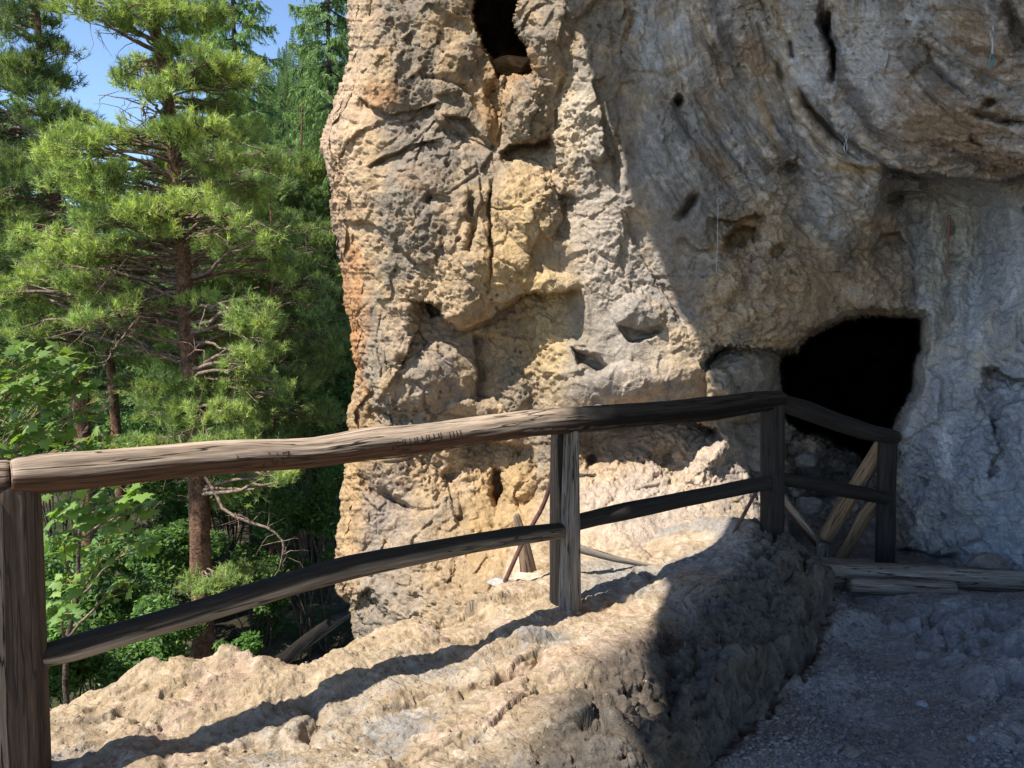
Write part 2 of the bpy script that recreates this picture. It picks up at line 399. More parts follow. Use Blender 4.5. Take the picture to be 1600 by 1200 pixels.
    # slits of the overhang (arcs)
    for ra, t0, t1, am, wd_ in ((470, 1.9, 3.0, .10, 7), (505, 2.1, 2.75, .07, 5), (540, 2.05, 2.95, .10, 8), (585, 2.2, 2.9, .07, 6), (420, 1.75, 2.5, .10, 7), (385, 1.65, 2.3, .09, 6), (300, 1.6, 2.4, .09, 8), (255, 1.6, 2.6, .06, 5), (215, 1.7, 2.7, .10, 9), (350, 2.4, 3.0, .06, 5), (640, 2.3, 2.9, .06, 9)):
        am *= .6; groove([(1640 + (ra + 14 * math.sin(q * 5 + ra)) * math.cos(q), -90 + (ra + 14 * math.sin(q * 5 + ra)) * math.sin(q)) for q in np.linspace(t0, t1, 12)], am, wd_, 4)
    groove([(1284, -10), (1290, 40), (1302, 80), (1300, 140)], .26, 6, 4); groove([(1300, 10), (1296, 60)], .3, 5)
    groove([(1240, 120), (1250, 145), (1260, 165), (1290, 195), (1330, 235), (1365, 262)], .13, 4.5, 4)
    groove([(1236, 60), (1240, 95)], .12, 5)
    crease([(1256, 130), (1270, 165), (1310, 205), (1350, 235), (1395, 262), (1450, 285), (1510, 282)], .18, 30, 1, 3, 9)
    crease([(1190, -30), (1206, 40), (1222, 100), (1230, 160), (1262, 205), (1320, 250), (1395, 280)], .14, 34, 1, 3, 9)
    crease([(1380, 262), (1430, 272), (1480, 278), (1540, 280), (1640, 276)], .55, 70, 1, 3, 14)
    crease([(1395, 296), (1430, 298), (1462, 302)], .2, 30, 1, 3); pit([(1395, 304), (1412, 306), (1408, 314), (1394, 312)], .2, 4)
    groove([(1500, 170), (1540, 185), (1600, 190), (1650, 200)], .1, 5); groove([(1515, 210), (1545, 230)], .12, 5); groove([(1430, 60), (1500, 105), (1560, 140)], .09, 8)
    pit([(1536, 158), (1552, 158), (1550, 168), (1538, 168)], .12, 4)
    crease([(1440, 40), (1500, 90), (1560, 130), (1640, 160)], .1, 30, 1); groove([(1570, -10), (1590, 40), (1640, 90)], .1, 10)
    # right wall
    for gx, amp_, wd in ((1425, .1, 10), (1480, .05, 8), (1520, .08, 12), (1565, .05, 9)):
        groove([(gx, 310), (gx + 6, 380), (gx + 2, 450), (gx - 4, 540)], amp_, wd)
    bump(1455, 420, 26, 120, .12, 0, .8); bump(1575, 420, 40, 140, .1)
    pit([(1484, 405), (1508, 392), (1508, 408), (1490, 412)], .14, 4); pit([(1477, 350), (1486, 348), (1485, 362), (1477, 362)], .1, 3)
    crease([(1530, 578), (1558, 580), (1580, 592), (1650, 592)], .3, 40, 1, 3, 9); bump(1550, 520, 50, 60, .12); bump(1490, 640, 60, 90, .1)
    crease([(1545, 640), (1560, 700), (1540, 760)], .1, 30, -1); crease([(1395, 862), (1430, 858), (1470, 868), (1500, 862)], .2, 22, 1)
    bump(1500, 760, 70, 60, .1); bump(1430, 800, 40, 50, .08)
    # lip above the cave mouth and the cave itself
    crease([(1090, 575), (1120, 545), (1165, 542), (1215, 550), (1238, 545), (1262, 520), (1330, 495), (1400, 500), (1440, 505)], .42, 50, 1, 3, 14)
    bump(1162, 600, 60, 62, .60, 0, .55)
    MOUTH = [(1213, 552), (1240, 547), (1258, 523), (1320, 497), (1352, 488), (1376, 492), (1445, 497), (1444, 545), (1434, 575), (1430, 610), (1414, 645), (1402, 672),
             (1396, 695), (1384, 722), (1352, 724), (1310, 706), (1275, 684), (1240, 678), (1222, 655), (1216, 610), (1209, 575)]
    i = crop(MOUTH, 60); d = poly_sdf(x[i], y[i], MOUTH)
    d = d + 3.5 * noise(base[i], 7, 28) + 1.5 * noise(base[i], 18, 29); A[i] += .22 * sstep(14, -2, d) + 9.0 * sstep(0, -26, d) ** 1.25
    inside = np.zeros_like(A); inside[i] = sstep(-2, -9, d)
    bump(1260, 700, 30, 22, .2, 0, .7); bump(1255, 760, 26, 20, .2, 0, .7); bump(1300, 790, 40, 24, .18, 0, .7); bump(1310, 725, 20, 14, .15, 0, .7)
    D = D + A
    # broad natural forms
    cA = np.clip(A, 0, .6)
    ang = at(px, py, np.full(px.shape, 6.0)).astype(f4)             # for flow lines
    cx, cy = 1640.0, -90.0
    rr = np.hypot(x - cx, y - cy); th = np.arctan2(y - cy, x - cx)
    over = sstep(930, 1080, px + .15 * py) * sstep(430, 250, py - .1 * (px - 1200))     # flowing overhang
    over = over * (1 - sstep(280, 300, py) * sstep(1370, 1400, px))
    fl = np.stack([rr / 26, th * 2.6, np.zeros_like(rr)], 1)
    flow = ridged(fl, 1, 3, 31, .55)
    wallr = sstep(1400, 1440, px) * sstep(285, 300, py) * sstep(640, 480, py)
    fl2 = np.stack([x / 22, y / 150, np.zeros_like(rr)], 1); flow2 = ridged(fl2, 1, 3, 35, .5)
    P = at(px, py, D).astype(f4); Pw = P + .10 * np.stack([noise(P, 1.7, 40), noise(P, 1.7, 41), noise(P, 1.7, 42)], 1)
    rough = 1 - .40 * over - .45 * wallr
    amp_mask = sstep(1000, 900, py) * .5 + .5
    dust = np.exp(-(((px - 1010) / 120) ** 2 + ((py - 815) / 62) ** 2) ** 2)               # smooth dusty slope
    rough = rough * (1 - .72 * dust)
    c1, e1, fa1 = cells(Pw, 2.6, 1, .07); c2, e2, fa2 = cells(Pw, 7.5, 2, .09)
    b1 = fbm(Pw, 1.1, 3, 50); r1 = ridged(Pw, 2.2, 4, 60, .55)
    rough = rough * (1 - .45 * sstep(850, 900, px) * sstep(1110, 1070, px) * sstep(230, 290, py) * sstep(660, 630, py))
    D = D + .06 * b1 - (.010 * r1 + .060 * fa1 + .026 * fa2) * rough - .018 * flow * over - .020 * flow2 * wallr
    D += .04 * (1 - sstep(1080, 1150, px) * .9) * sstep(.07, 0, e1) * sstep(.1, .4, noise(P, 1.3, 70)) * rough
    # side of the pillar: follow the first column backwards
    D2 = D.reshape(shp); P3 = at(PX, PY, D2).astype(f4)
    side = P3[:, :1] + np.array([.18, 1.0, 0], f4) * k_wrap[None, :, None].astype(f4)
    jit = .12 * noise(side.reshape(-1, 3), 1.6, 80) + .05 * noise(side.reshape(-1, 3), 5, 81)
    side[..., 0] += jit.reshape(side.shape[:2]) * np.clip(k_wrap / .5, 0, 1)
    G = np.concatenate([side, P3], 1)
    N = grid_normals(G)
    N[N[..., 1] > .999] = (0, -1, 0)
    # medium & fine relief along the normal
    Nf = blur_grid(N, 3).reshape(-1, 3); Nf /= np.maximum(np.linalg.norm(Nf, axis=1)[:, None], 1e-6)
    sgn = np.sign((Nf * (CAM[None] - G.reshape(-1, 3))).sum(1)); sgn[sgn == 0] = 1; Nf = Nf * sgn[:, None]
    g = G.reshape(-1, 3)
    full = lambda a: np.concatenate([np.repeat(a.reshape(shp)[:, :1], nw, 1), a.reshape(shp)], 1).ravel()
    rgh = full(rough * (1 - .1 * sstep(1380, 1430, px) * sstep(500, 560, py))); ov = full(over); ins = full(inside)
    gw = g + .03 * np.stack([noise(g, 6, 90), noise(g, 6, 91), noise(g, 6, 92)], 1)
    c3, e3, fa3 = cells(gw, 14, 3, .08); c4, e4, fa4 = cells(gw, 34, 4, .1)
    r3 = ridged(gw, 9, 4, 95, .6); zone = sstep(-.25, .3, noise(g, 1.5, 99))
    zz2 = .25 + .75 * zone; h = (.010 * fbm(gw, 5, 3, 94) + .008 * r3 * zz2 + .026 * fa3 * zz2 + .014 * fa4 * zz2 + .005 * noise(g, 60, 97)) * rgh
    pits = sstep(.32, .12, c3) * sstep(.0, .35, noise(g, 2.4, 98)); h -= .028 * pits * rgh
    flf = full(ridged(np.stack([rr / 8, th * 6, np.zeros_like(rr)], 1), 1, 2, 33)); h += .004 * flf * ov
    h *= (1 - .8 * full(np.clip((A - .9) / .3, 0, 1)))
    h[np.repeat((np.arange(nc + nw) > nw + len(t_a) + len(t_b))[None], nr, 0).ravel()] *= .3
    g = g + Nf * h[:, None]
    print('cliff geo', time.time() - T0)
    # ---- pigment
    X_, Y_ = full(x), full(y)
    gx = g * np.array([1, 1, .55], f4)
    n1 = fbm(gx, 1.6, 4, 110); n2 = fbm(g, 5, 4, 120); n3 = fbm(g, 17, 3, 130)
    grey = np.array([.31, .285, .25]); tan = np.array([.50, .40, .28]); och = np.array([.58, .38, .17]); pale = np.array([.60, .53, .44]); dark = np.array([.17, .155, .145]); orange = np.array([.60, .31, .13])
    blue = np.array([.27, .285, .30])
    c = grey[None] + (tan - grey)[None] * sstep(-.25, .55, n1 + .5 * n2)[:, None]
    def blob(cx, cy, rx, ry, colr, s=1.0, soft=.55):
        nonlocal c
        d = np.sqrt(((X_ - cx) / rx) ** 2 + ((Y_ - cy) / ry) ** 2) + .45 * n2 + .25 * n1 + .18 * n3
        m = sstep(1 + soft * .8, 1 - soft * .8, d) * s * .72; c = c + (np.asarray(colr)[None] - c) * m[:, None]
    exposed = sstep(-.02, .03, h)                                   # crust on the knobs, fresh stone in the hollows
    c = c + (och - c) * (.55 * sstep(.0, -.035, h) * sstep(.2, -.3, n1) * (X_ < 1060))[:, None]
    for b in [(560, 30, 30, 120, (.66, .52, .38), .8), (535, 190, 45, 90, (.70, .54, .40), .85), (548, 250, 30, 60, (.62, .50, .38), .7), (556, 470, 22, 120, orange, .85), (548, 560, 18, 60, orange, .8),
              (560, 700, 40, 80, och, .7), (545, 840, 25, 110, (.60, .42, .22), .8), (530, 330, 18, 80, (.50, .36, .24), .6), (590, 145, 30, 22, orange, .6), (660, 280, 40, 18, (.58, .38, .22), .6),
              (805, 100, 34, 22, (.62, .36, .16), .9), (770, 160, 22, 60, (.50, .34, .18), .8), (800, 150, 25, 20, (.64, .47, .30), .7), (830, 180, 30, 45, (.26, .25, .22), .8), (900, 190, 40, 60, (.62, .57, .48), .8),
              (810, 330, 45, 90, (.60, .47, .27), .85), (790, 420, 40, 50, (.60, .46, .25), .8), (870, 440, 45, 22, (.62, .48, .27), .8), (850, 520, 40, 90, (.64, .50, .27), .8), (780, 540, 60, 70, (.40, .30, .18), .6),
              (640, 520, 70, 60, (.42, .37, .32), .7), (700, 250, 90, 45, (.32, .30, .28), .7), (690, 330, 35, 70, (.27, .25, .23), .6), (950, 400, 70, 90, (.58, .52, .45), .75), (1000, 540, 60, 60, (.55, .49, .42), .7),
              (1000, 490, 40, 26, (.36, .34, .31), .8), (980, 600, 60, 30, (.36, .33, .30), .7), (640, 900, 80, 80, (.42, .38, .34), .6), (720, 880, 80, 70, (.58, .43, .24), .7), (790, 790, 60, 80, (.62, .44, .21), .8), (610, 780, 35, 70, (.42, .37, .35), .7),
              (980, 700, 90, 40, (.40, .28, .18), .8), (1010, 810, 140, 85, (.62, .52, .43), .95), (1120, 720, 50, 40, (.58, .50, .42), .8), (1180, 760, 50, 70, (.52, .45, .38), .7), (930, 860, 60, 30, (.56, .45, .32), .7),
              (900, 320, 60, 60, (.50, .46, .41), .5), (670, 600, 50, 60, (.33, .31, .30), .7)]: blob(*b)
    # shaded, flowing side: grey-blue crust with brown bands along the flow lines
    band = full(fbm(np.stack([rr / 60, th * 1.6, np.ones_like(rr) * 4], 1), 1, 4, 140)); fine = full(fbm(np.stack([rr / 14, th * 14, np.ones_like(rr)], 1), 1, 3, 150))
    cs = np.array([.36, .355, .35])[None] + (np.array([.38, .305, .22]) - np.array([.36, .355, .35]))[None] * (.8 * sstep(-.1, .5, band * .7 + .5 * n1 + .35 * n2))[:, None]
    cs = cs + (np.array([.20, .19, .19]) - cs) * (.5 * sstep(.12, .6, -band + .3 * fine + .4 * n2))[:, None]
    cs = cs + (np.array([.58, .55, .50]) - cs) * (.55 * sstep(.12, .55, fine * .4 + .6 * n2 + .45 * n3))[:, None]; cs = cs + (np.array([.13, .12, .115]) - cs) * (.8 * sstep(.30, .62, full(fbm(np.stack([rr / 30, th * 2.2, np.ones_like(rr) * 9], 1), 1, 4, 160)) + .25 * n3))[:, None]
    mo = ov * sstep(960, 1040, X_); c = c + (cs - c) * mo[:, None]
    cw = np.array([.36, .37, .385])[None] + (np.array([.42, .39, .34]) - np.array([.36, .37, .385]))[None] * sstep(-.2, .4, n1 + .4 * n3)[:, None]
    cw = cw + (np.array([.17, .185, .21]) - cw) * (.6 * sstep(.0, .5, n2 + .5 * n3))[:, None]
    mw = sstep(1385, 1440, X_) * sstep(270, 300, Y_); c = c + (cw - c) * mw[:, None]
    for b in [(1230, 440, 130, 70, (.42, .31, .20), .75), (1350, 440, 90, 50, (.42, .33, .23), .7), (1160, 355, 50, 30, (.38, .25, .10), .7), (1100, 330, 70, 60, (.25, .23, .21), .7), (1060, 200, 60, 80, (.27, .26, .25), .6),
              (1165, 600, 62, 42, (.26, .25, .23), .8), (1500, 200, 120, 50, (.42, .31, .20), .7), (1200, 80, 50, 80, (.36, .29, .20), .6), (1300, 60, 40, 60, (.42, .42, .42), .6), (1400, 50, 70, 50, (.40, .40, .39), .6),
              (1470, 380, 40, 90, (.44, .42, .35), .7), (1560, 400, 50, 90, (.36, .38, .39), .6), (1500, 760, 110, 130, (.27, .29, .33), .65), (1480, 700, 20, 60, (.50, .50, .51), .6), (1250, 790, 70, 70, (.20, .19, .185), .8), (1300, 735, 95, 50, (.08, .078, .075), 1.3),  # the last one paints shade over the rubble below the mouth
              (1530, 30, 60, 40, (.28, .24, .19), .6), (1360, 100, 60, 70, (.40, .38, .36), .5)]: blob(*b)
    def stain(pts, wd, colr, sgt):
        nonlocal c
        p_ = np.array(pts, float); i = np.where((X_ > p_[:, 0].min() - 3 * wd) & (X_ < p_[:, 0].max() + 3 * wd) & (Y_ > p_[:, 1].min() - 3 * wd) & (Y_ < p_[:, 1].max() + 3 * wd))[0]
        d, _, t = seg_dist(X_[i], Y_[i], pts); m = sstep(1.5, .35, d / wd + .7 * n2[i] + .5 * n3[i]) * np.clip(np.minimum(t, 1 - t) * 5, 0, 1) * sgt; c[i] += (np.asarray(colr)[None] - c[i]) * m[:, None]
    PB_, DK, BR, PT, OC = (.56, .58, .61), (.11, .105, .105), (.33, .23, .14), (.62, .55, .45), (.46, .31, .14)
    for q in [([(1000, -30), (1012, 60), (1030, 150)], 20, PB_, .7), ([(1050, -20), (1062, 70), (1080, 150)], 14, PB_, .5), ([(1180, 10), (1195, 60), (1215, 100)], 16, PB_, .5), ([(1236, 40), (1240, 90), (1262, 140), (1290, 180)], 14, PB_, .75), ([(1345, -20), (1350, 60), (1375, 130), (1410, 170)], 30, PB_, .65),
              ([(1420, -20), (1440, 40), (1470, 80)], 22, PB_, .5), ([(1320, 60), (1328, 120), (1345, 150)], 12, PB_, .6), ([(1095, -20), (1120, 40), (1150, 100), (1170, 150)], 18, DK, .55), ([(1285, -20), (1296, 70), (1316, 130), (1370, 200), (1420, 250)], 13, DK, .75), ([(1260, 130), (1290, 180), (1340, 225), (1390, 255)], 7, DK, .7),
              ([(1200, 200), (1222, 235), (1250, 290), (1300, 370), (1340, 430), (1360, 460)], 15, DK, .65), ([(1150, 60), (1180, 90), (1190, 130)], 22, BR, .6), ([(1070, 230), (1110, 250), (1160, 290)], 14, BR, .6), ([(1360, 120), (1420, 150), (1480, 190), (1560, 215)], 34, BR, .5), ([(1480, 20), (1530, 60), (1580, 110)], 26, BR, .6), ([(1520, 250), (1580, 262), (1640, 260)], 20, BR, .6),
              ([(1545, -20), (1580, 30), (1620, 90)], 24, DK, .5), ([(1430, 60), (1480, 100), (1530, 128), (1560, 150)], 5, PT, .8), ([(1222, 120), (1240, 170), (1280, 220), (1330, 260)], 4, PT, .6), ([(1330, 195), (1370, 235), (1410, 262), (1450, 275)], 5, PT, .7), ([(1540, 40), (1560, 80), (1600, 120)], 4, PT, .6), ([(1250, 200), (1275, 240), (1290, 265)], 4, PT, .6), ([(1280, 250), (1330, 262), (1390, 268)], 9, OC, .5),
              ([(1500, 160), (1545, 185), (1620, 195)], 6, DK, .6), ([(1430, 210), (1500, 240), (1560, 262)], 6, DK, .5), ([(1180, 130), (1200, 200), (1215, 250)], 8, OC, .5), ([(1095, 395), (1140, 380), (1160, 350), (1190, 345)], 10, OC, .6), ([(1050, 380), (1090, 400), (1130, 405)], 8, PT, .5), ([(1270, 280), (1290, 330), (1330, 380)], 22, (.47, .455, .43), .7), ([(1090, 120), (1110, 170), (1120, 220)], 12, BR, .5),
              ([(1050, 160), (1060, 200), (1075, 230)], 10, DK, .5), ([(1120, 480), (1180, 470), (1230, 500)], 16, (.45, .36, .26), .6), ([(1300, 440), (1340, 460), (1390, 470)], 10, PT, .5), ([(1340, 350), (1380, 360), (1410, 390)], 14, BR, .6),
              ([(1462, 290), (1470, 350), (1475, 430)], 10, (.52, .50, .43), .7), ([(1500, 290), (1510, 350), (1505, 440)], 9, (.50, .49, .45), .6), ([(1440, 320), (1448, 380), (1445, 450)], 8, DK, .4), ([(1540, 300), (1545, 380), (1550, 470)], 12, (.24, .25, .27), .6), ([(1580, 300), (1585, 400), (1580, 500)], 10, PB_, .5), ([(1520, 430), (1524, 500), (1530, 560)], 10, PB_, .5),
              ([(1470, 660), (1482, 700), (1490, 760)], 9, (.60, .60, .62), .7), ([(1545, 590), (1560, 650), (1555, 720)], 12, (.16, .17, .2), .6), ([(1420, 620), (1425, 700), (1415, 780)], 10, PB_, .45), ([(1500, 600), (1540, 640), (1590, 650)], 12, (.2, .21, .24), .5), ([(1430, 800), (1440, 840), (1470, 870)], 12, (.5, .47, .44), .5)]: stain(*q)
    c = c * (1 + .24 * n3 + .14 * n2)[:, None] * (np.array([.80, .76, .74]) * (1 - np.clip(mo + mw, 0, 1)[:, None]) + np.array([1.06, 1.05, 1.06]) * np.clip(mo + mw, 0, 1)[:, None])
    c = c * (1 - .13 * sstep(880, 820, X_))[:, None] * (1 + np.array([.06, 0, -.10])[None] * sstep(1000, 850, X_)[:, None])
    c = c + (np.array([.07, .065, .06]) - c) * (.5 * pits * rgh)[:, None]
    c = c + (np.array([.05, .047, .045]) - c) * (ins * .93)[:, None]  # darkness of the cave painted into the stone colour
    c = np.clip(c, .02, .8)
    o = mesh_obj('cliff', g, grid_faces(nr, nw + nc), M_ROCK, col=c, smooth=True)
    tag(o, 'weathered limestone cliff with overhang and cave', kind='structure')
    return dict(P=P, D=D)
build_cliff()
print('cliff', time.time() - T0)

# ------------------------------------------------------------------ sun
EL = math.radians(54); AZ = (0.788, 0.615)                            # direction the light travels in plan
S = np.array([-AZ[0] * math.cos(EL), -AZ[1] * math.cos(EL), math.sin(EL)]) # towards the sun

# ------------------------------------------------------------------ rock roof overhead (unseen, edge shaped to cast the big shade)
def build_unseen_roof():
    H = 5.6
    pts = []
    for (px, py, Y) in [(812, -10, 6.3), (872, 60, 6.2), (930, 150, 6.1), (950, 250, 6.1), (985, 330, 6.05), (1060, 460, 6.0), (1100, 610, 5.95), (1168, 690, 6.05), (1184, 830, 5.6), (1115, 862, 4.95), (882, 655, 4.25), (1045, 900, 4.6), (1030, 1000, 3.9), (1010, 1200, 2.65)]:
        p = at(px, py, Y); t = (H + .35 - p[2]) / S[2]; q = p + S * t; pts.append(q[:2])
    print('unseen roof edge', [tuple(np.round(p, 2)) for p in pts])
    pts[0] += (.10, .3); pts[1] += (.22, .1); pts[2] += (.08, 0)
    pts = np.array([(-.25, 8.2), (-.5, 6.8)] + [tuple(p) for p in pts] + [(-2.6, -1.5), (-2.3, -5)])
    L = np.concatenate([[0], np.cumsum(np.hypot(*np.diff(pts, axis=0).T))])
    s = np.linspace(0, L[-1], 260); ex = np.interp(s, L, pts[:, 0]); ey = np.interp(s, L, pts[:, 1])
    k = 5; pad = lambda a: np.convolve(np.pad(a, k, mode='edge'), np.ones(2 * k + 1) / (2 * k + 1), 'valid')
    ex, ey = pad(ex), pad(ey)
    n3 = np.stack([ex, ey, np.zeros_like(ex)], 1); ex = ex + .05 * noise(n3, 2.2, 7) + .035 * noise(n3, 6, 8)
    b = np.concatenate([np.linspace(0, .5, 14), np.linspace(.56, 9, 60)])
    und = np.stack([ex[:, None] + b[None], np.repeat(ey[:, None], len(b), 1), np.full((260, len(b)), H)], -1)
    und[..., 2] += .35 * np.exp(-b[None] * 4)
    top = und.copy(); top[..., 2] = H + .35 + .9 * (1 - np.exp(-b[None] * 1.5)) + .2 * b[None]
    G = np.concatenate([top[:, ::-1], und], 1); sh = G.shape; g = G.reshape(-1, 3).astype(f4)
    g[:, 2] += .18 * fbm(g, 1.1, 4, 200) * np.tile(np.clip(np.concatenate([b[::-1], b]) / 1.0, 0, 1), 260) + .03 * ridged(g, 5, 3, 205)
    n1 = fbm(g, 2, 4, 210)
    c = np.array([.36, .32, .27])[None] * (1 + .35 * n1)[:, None]
    tag(mesh_obj('unseen_overhang', g, grid_faces(sh[0], sh[1]), M_ROCK, col=np.clip(c, .05, .7), smooth=True), 'unseen rock roof above the path, shaped for its shade', kind='structure')
build_unseen_roof()

# ------------------------------------------------------------------ rocky ledge and path
def LP(px, py, z=-.1):
    xc = (px - 800) / FPX; yc = (600 - py) / FPX; dy = ct + yc * st_; dz = -st_ + yc * ct
    s = (z - CAM[2]) / dz; return (xc * s, dy * s)
GC = []
def gadd(px, py, z): GC.append((*LP(px, py, z), z))
for a in [(600, 1200, -.02), (300, 1200, -.04), (100, 1190, -.05), (100, 1330, -.02), (900, 1330, 0), (-400, 1330, -.1), (900, 1200, -.02), (1000, 1150, -.04), (885, 962, -.16), (480, 1100, -.12), (300, 1110, -.10), (200, 1055, -.08), (350, 1042, -.06),
          (120, 1090, -.12), (620, 1000, -.14), (760, 1050, -.10), (850, 1080, -.07), (960, 1000, -.10), (740, 930, -.17), (850, 905, -.20), (1000, 900, -.15), (1050, 880, -.14), (1120, 850, -.04), (1160, 820, .08), (1190, 835, .05), (1205, 862, -.03), (1245, 872, -.04),
          (1050, 960, -.13), (1040, 1060, -.10), (1020, 1200, -.06), (1120, 960, -.09), (1200, 930, -.08), (1150, 1050, -.12), (1035, 1190, -.10), (1262, 905, -.12), (1240, 990, -.2),
          (1130, 1215, -.40), (1215, 1200, -.42), (1255, 1090, -.42), (1290, 1000, -.42), (1305, 938, -.40), (1400, 925, -.38), (1600, 925, -.42), (1450, 905, -.43), (1600, 900, -.43), (1400, 1050, -.42), (1380, 1200, -.42), (1560, 1000, -.34), (1600, 1060, -.30), (1600, 1200, -.28), (1500, 1120, -.38), (1500, 1400, -.40), (1200, 1500, -.42),
          (1900, 1000, -.2), (2000, 1300, -.1), (1350, 890, -.40), (1290, 893, -.42), (700, 890, -.35)]: gadd(*a)
GC += [(2.6, 6.6, -.5), (4.2, 5.4, -.3), (1.2, 6.4, -.2), (0, 6.2, -.4), (0, 0, -.2), (2, 0, -.3), (-2, .5, -.15), (-3, 2.5, -.3), (2.5, 1.4, -.42)]
EDGE = [LP(a, b, -.1) for a, b in [(-900, 1400), (-300, 1180), (0, 1110), (75, 1098), (180, 1068), (210, 1050), (280, 1052), (350, 1039), (410, 1052), (470, 1046), (500, 1032), (530, 1007), (600, 968), (680, 934), (760, 906), (800, 880)]] + [(.1, 7.2)]

def ground_h(x, y, nrr, na):
    X = np.stack([x, y], 1)
    z = tps_grid([(a, b) for a, b, _ in GC], [c for *_, c in GC], X, (nrr, na), 12)
    p = np.stack([x, y, np.zeros_like(x)], 1).astype(f4)
    d, s, t = seg_dist((x + .05 * noise(p, 4, 300) + .03 * noise(p, 11, 301)).astype(f4), (y + .05 * noise(p, 4, 303)).astype(f4), EDGE); sd = -d * s   # >0 on the rock
    # path mask: right of the foot line
    foot = [LP(a, b, -.4) for a, b in [(960, 1500), (1085, 1205), (1185, 1110), (1262, 1020), (1288, 940)]] + [(2.1, 6.3)]
    dp, sp, _ = seg_dist((x + .04 * noise(p, 5, 305)).astype(f4), y.astype(f4), foot); pd = dp * sp
    return z, sd, pd, p
def build_ground():
    na, nrr = int(1020 * Q), int(900 * Q)
    a = np.linspace(math.radians(-47), math.radians(47), na)
    r = 1.55 * (7.4 / 1.55) ** np.linspace(0, 1, nrr)
    # extra coarse rings under and behind the viewer
    Rr, Aa = np.meshgrid(r, a, indexing='ij')
    # uniform angle in tan space
    x = (Rr * np.sin(Aa)).ravel(); y = (Rr * np.cos(Aa)).ravel()
    z, sd, pd, p = ground_h(x, y, nrr, na)
    pathm = sstep(.03, -.05, pd) if False else sstep(-.03, .05, -pd)
    side = -pd
    pathm = sstep(-.01, .045, side)
    rock = 1 - pathm
    pw = p + .12 * np.stack([noise(p, 2, 310), noise(p, 2, 311), np.zeros_like(x)], 1)
    pw[:, 2] = z
    pr = pw.copy(); c_, s_ = math.cos(.66), math.sin(.66)          # strata run up to the right
    pr[:, 0] = (pw[:, 0] * c_ + pw[:, 1] * s_) * .7; pr[:, 1] = -pw[:, 0] * s_ + pw[:, 1] * c_
    c1, e1, f1 = cells(pr, 3.0, 11, .16); c2, e2, f2 = cells(pr, 8, 12, .2); c3, e3, f3 = cells(pw, 24, 13)
    r1 = ridged(pr, 3.0, 4, 320, .55); b1 = fbm(pw, 1.5, 3, 330)
    shade = sstep(.55, .25, np.abs(pd)) * rock                         # rugged flank next to the path
    edge_r = sstep(.7, .1, np.abs(sd))
    rr = (1 + .45 * shade + .8 * edge_r)
    h = rock * rr * (.034 * b1 + .008 * r1 + .034 * f1 + .014 * f2) + .11 * rock * np.exp(-np.abs(pd) / .22) * (1 + .5 * noise(p, 2.5, 346)) + shade * (.03 * f2 + .03 * f1)
    crk = sstep(.07, 0, e1) * sstep(-.1, .3, noise(p, 2.1, 340)); h -= .02 * crk * rock
    pit = sstep(.28, .1, c3) * sstep(0, .4, noise(p, 3, 341)); h -= .014 * pit * rock
    wallb = sstep(2.0, 2.7, x + .2 * noise(p, 3, 345)) * pathm * sstep(4.95, 4.5, y)        # bank of rough rock on the right
    h += pathm * (.018 * b1 + wallb * (.05 * f1 + .035 * f2 + .03 * r1))
    z = z + h
    zp = -.40 + .14 * sstep(1.7, 3.0, x) + .02 * b1 + pathm * 0
    z = z * (1 - pathm) + (np.minimum(z, zp + .03) + pathm * wallb * (.05 * f1 + .03 * f2)) * pathm
    def gst(pts, amp, wd, zz=-.1):
        nonlocal z
        w = [LP(u, v, zz) for u, v in pts]; d, s, t = seg_dist((x + .03 * noise(p, 9, 350)).astype(f4), (y + .03 * noise(p, 9, 351)).astype(f4), w)
        z = z + amp * np.exp(-(d / wd) ** 2) * np.clip(np.minimum(t, 1 - t) * 6, 0, 1)
    def gstep(pts, amp, wd, zz=-.1):
        nonlocal z
        w = [LP(u, v, zz) for u, v in pts]; d, s, t = seg_dist((x + .05 * noise(p, 6, 352) + .015 * noise(p, 22, 353)).astype(f4), (y + .05 * noise(p, 6, 354) + .015 * noise(p, 22, 355)).astype(f4), w); q = -d * s
        z = z - amp * sstep(0, .02, q) * np.exp(-np.clip(q, 0, None) / wd) * np.clip(np.minimum(t, 1 - t) * 5, 0, 1)
    gstep([(560, 1120), (640, 1100), (720, 1085), (800, 1050), (850, 1010)], .06, .12); gstep([(820, 1080), (900, 1060), (980, 1075)], .03, .15); gstep([(500, 1160), (600, 1150), (700, 1170)], .03, .12); gstep([(640, 1010), (720, 985), (800, 975), (860, 985)], .035, .1)
    gstep([(140, 1110), (230, 1090), (330, 1100), (420, 1085)], .045, .1); gstep([(300, 1180), (400, 1150), (470, 1160)], .03, .12); gstep([(900, 1140), (960, 1110), (1010, 1120)], .03, .1); gstep([(700, 950), (780, 930), (850, 925)], .03, .08); gstep([(920, 935), (980, 915), (1040, 905)], .03, .08)
    gst([(470, 1090), (500, 1120), (470, 1170)], -.06, .03); gst([(860, 985), (800, 1000), (720, 1040)], .05, .05); gst([(870, 1000), (815, 1040), (775, 1065), (700, 1075), (610, 1110)], -.05, .025)
    gst([(1000, 1090), (985, 1150)], -.04, .02); gst([(1060, 960), (1045, 1050), (1030, 1200)], -.10, .06); gst([(630, 1160), (680, 1155)], -.04, .02); gst([(915, 1060), (930, 1130)], -.03, .012)
    gst([(95, 1075), (180, 1080), (230, 1060), (300, 1080)], .05, .08); gst([(330, 1050), (400, 1060), (430, 1070)], .05, .06); gst([(180, 1120), (240, 1130)], -.07, .05)
    gst([(1075, 1000), (1095, 1060), (1080, 1130)], -.08, .05, -.15); gst([(1240, 900), (1262, 960), (1255, 1040)], -.08, .05, -.3)
    # drop beyond the outer edge
    o = np.clip(-sd, 0, None)
